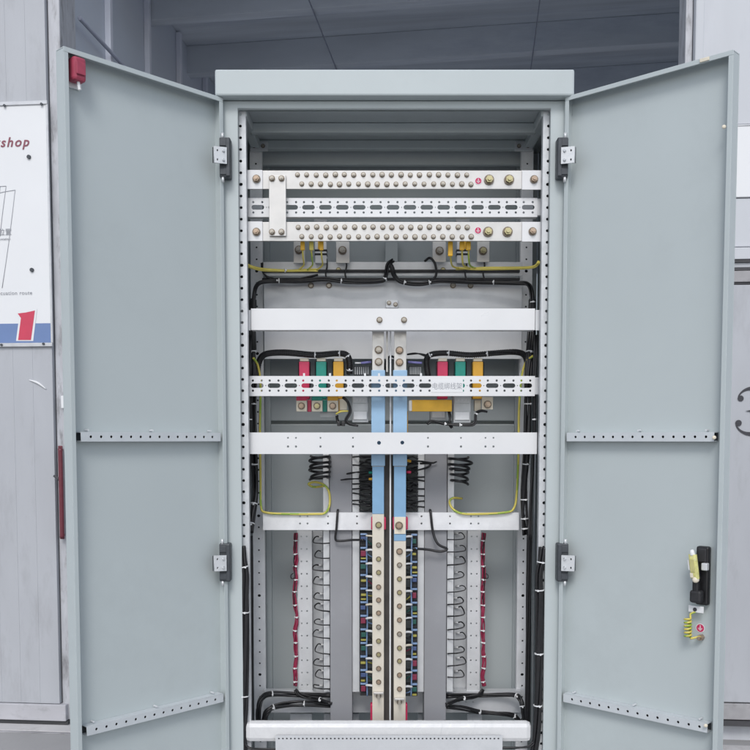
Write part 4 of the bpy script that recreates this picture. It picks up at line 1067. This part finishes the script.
# ------------------------------------------------------------------ notice board on the left leaf
nb = thing('notice_board', ORG, -YAW, local=True)
tag(nb, 'white framed evacuation notice board with red numeral on blue band, hung on the left door', 'notice board')
pb = -.058
ax1 = fa(50, 220, pb)[0]; zt1 = fa(25, 104, pb)[1]; zt0 = fa(25, 343, pb)[1]; ax0 = ax1 - 1.7
b = MB(); b.box(ax0, ax1 - .008, pb, pb + .006, zt0, zt1 - .006, 'poster'); b.build('panel', nb)
b = MB(); b.box(ax0 - .01, ax1, pb - .006, pb + .006, zt1 - .0055, zt1 + .012, 'alu', .002); b.box(ax0 - .01, ax1, pb - .006, pb + .006, zt0 - .018, zt0 - .0005, 'alu', .002); b.box(ax1 - .0075, ax1 + .002, pb - .004, pb + .006, zt0, zt1 - .006, 'alu', .001); b.build('frame', nb)
z_b = fa(25, 323.5, pb)[1]
b = MB(); b.box(ax0, ax1 - .009, pb - .0012, pb - .0004, zt0 + .001, z_b, 'poster_blue'); b.build('blue_band', nb)
def F2(px, py): return fa(px, py, pb - .002)
b = MB()
def grow(pl, k):
    c = Vector((sum(p[0] for p in pl) / len(pl), sum(p[1] for p in pl) / len(pl)))
    return pl
one = [F2(18.2, 340), F2(21, 318), F2(17.8, 313.5), F2(26, 312.5), F2(35, 310.5), F2(31, 340)]
halo = [F2(16, 341), F2(19, 318.5), F2(16.5, 312), F2(26, 311), F2(37, 309), F2(33.2, 341)]
b.flat(halo, [], .0005, pb - .0022, 'poster'); b.build('numeral_outline', nb)
b = MB(); b.flat(one, [], .0005, pb - .0032, 'poster_red'); b.build('numeral', nb)
b = MB(); x_, z_ = F2(28.8, 146); b.mesh_from(text_mesh('Workshop', .062, x_, z_, pb - .0015, shear=.25, spacing=1.22, align='RIGHT', bold=.0012), 'maroon_ink'); b.build('title_text', nb)
b = MB(); x_, z_ = F2(11.8, 234.5); b.mesh_from(text_mesh('现在位置', .034, x_, z_, pb - .0015, align='RIGHT'), 'ink_pale')
x_, z_ = F2(10.5, 240); b.mesh_from(text_mesh('Location', .017, x_, z_, pb - .0015, align='RIGHT'), 'ink_pale')
x_, z_ = F2(32.2, 294.5); b.mesh_from(text_mesh('Evacuation route', .026, x_, z_, pb - .0015, spacing=1.1, align='RIGHT'), 'ink_pale')
b.build('small_text', nb)
b = MB()
for pl in (((6, 186), (2, 216), (0, 236)), ((15, 190), (9, 240), (2, 288)), ((-8, 187), (5.8, 186)), ((-8, 195), (3, 192), (15.2, 190)), ((-2, 212), (0, 186))):
    b.tube([Vector((F2(*q)[0], pb - .0006, F2(*q)[1])) for q in pl], .0016, 'ink_pale', 6, 2)
b.build('plan_drawing', nb)
for (x, y) in ((29, 157), (32, 270)):
    b = MB(); a0, z0 = F2(x, y); b.cyl((a0, pb - .004, z0), (0, 1, 0), .0095, .008, 'hinge', 14); b.build('screw', nb)
for (x, y) in ((5, 106), (42, 104.5), (2, 345), (44, 344)):
    b = MB(); a0, z0 = F2(x, y); b.cyl((a0, pb - .0085, z0), (0, 1, 0), .006, .006, 'hinge', 12); b.build('screw', nb)
# blank white board on the right wall
wb = thing('wall_board', ORG, -YAW, local=True)
tag(wb, 'blank white board fixed across the wall above the right door track', 'board')
b = MB(); fbox(b, 703.6, 123, 960, 195, -.026, .026, 'poster', .003); b.build('panel', wb)
b = MB(); fbox(b, 703.6, 121.8, 960, 122.8, -.029, .0, 'alu'); b.build('edge_trim', wb)
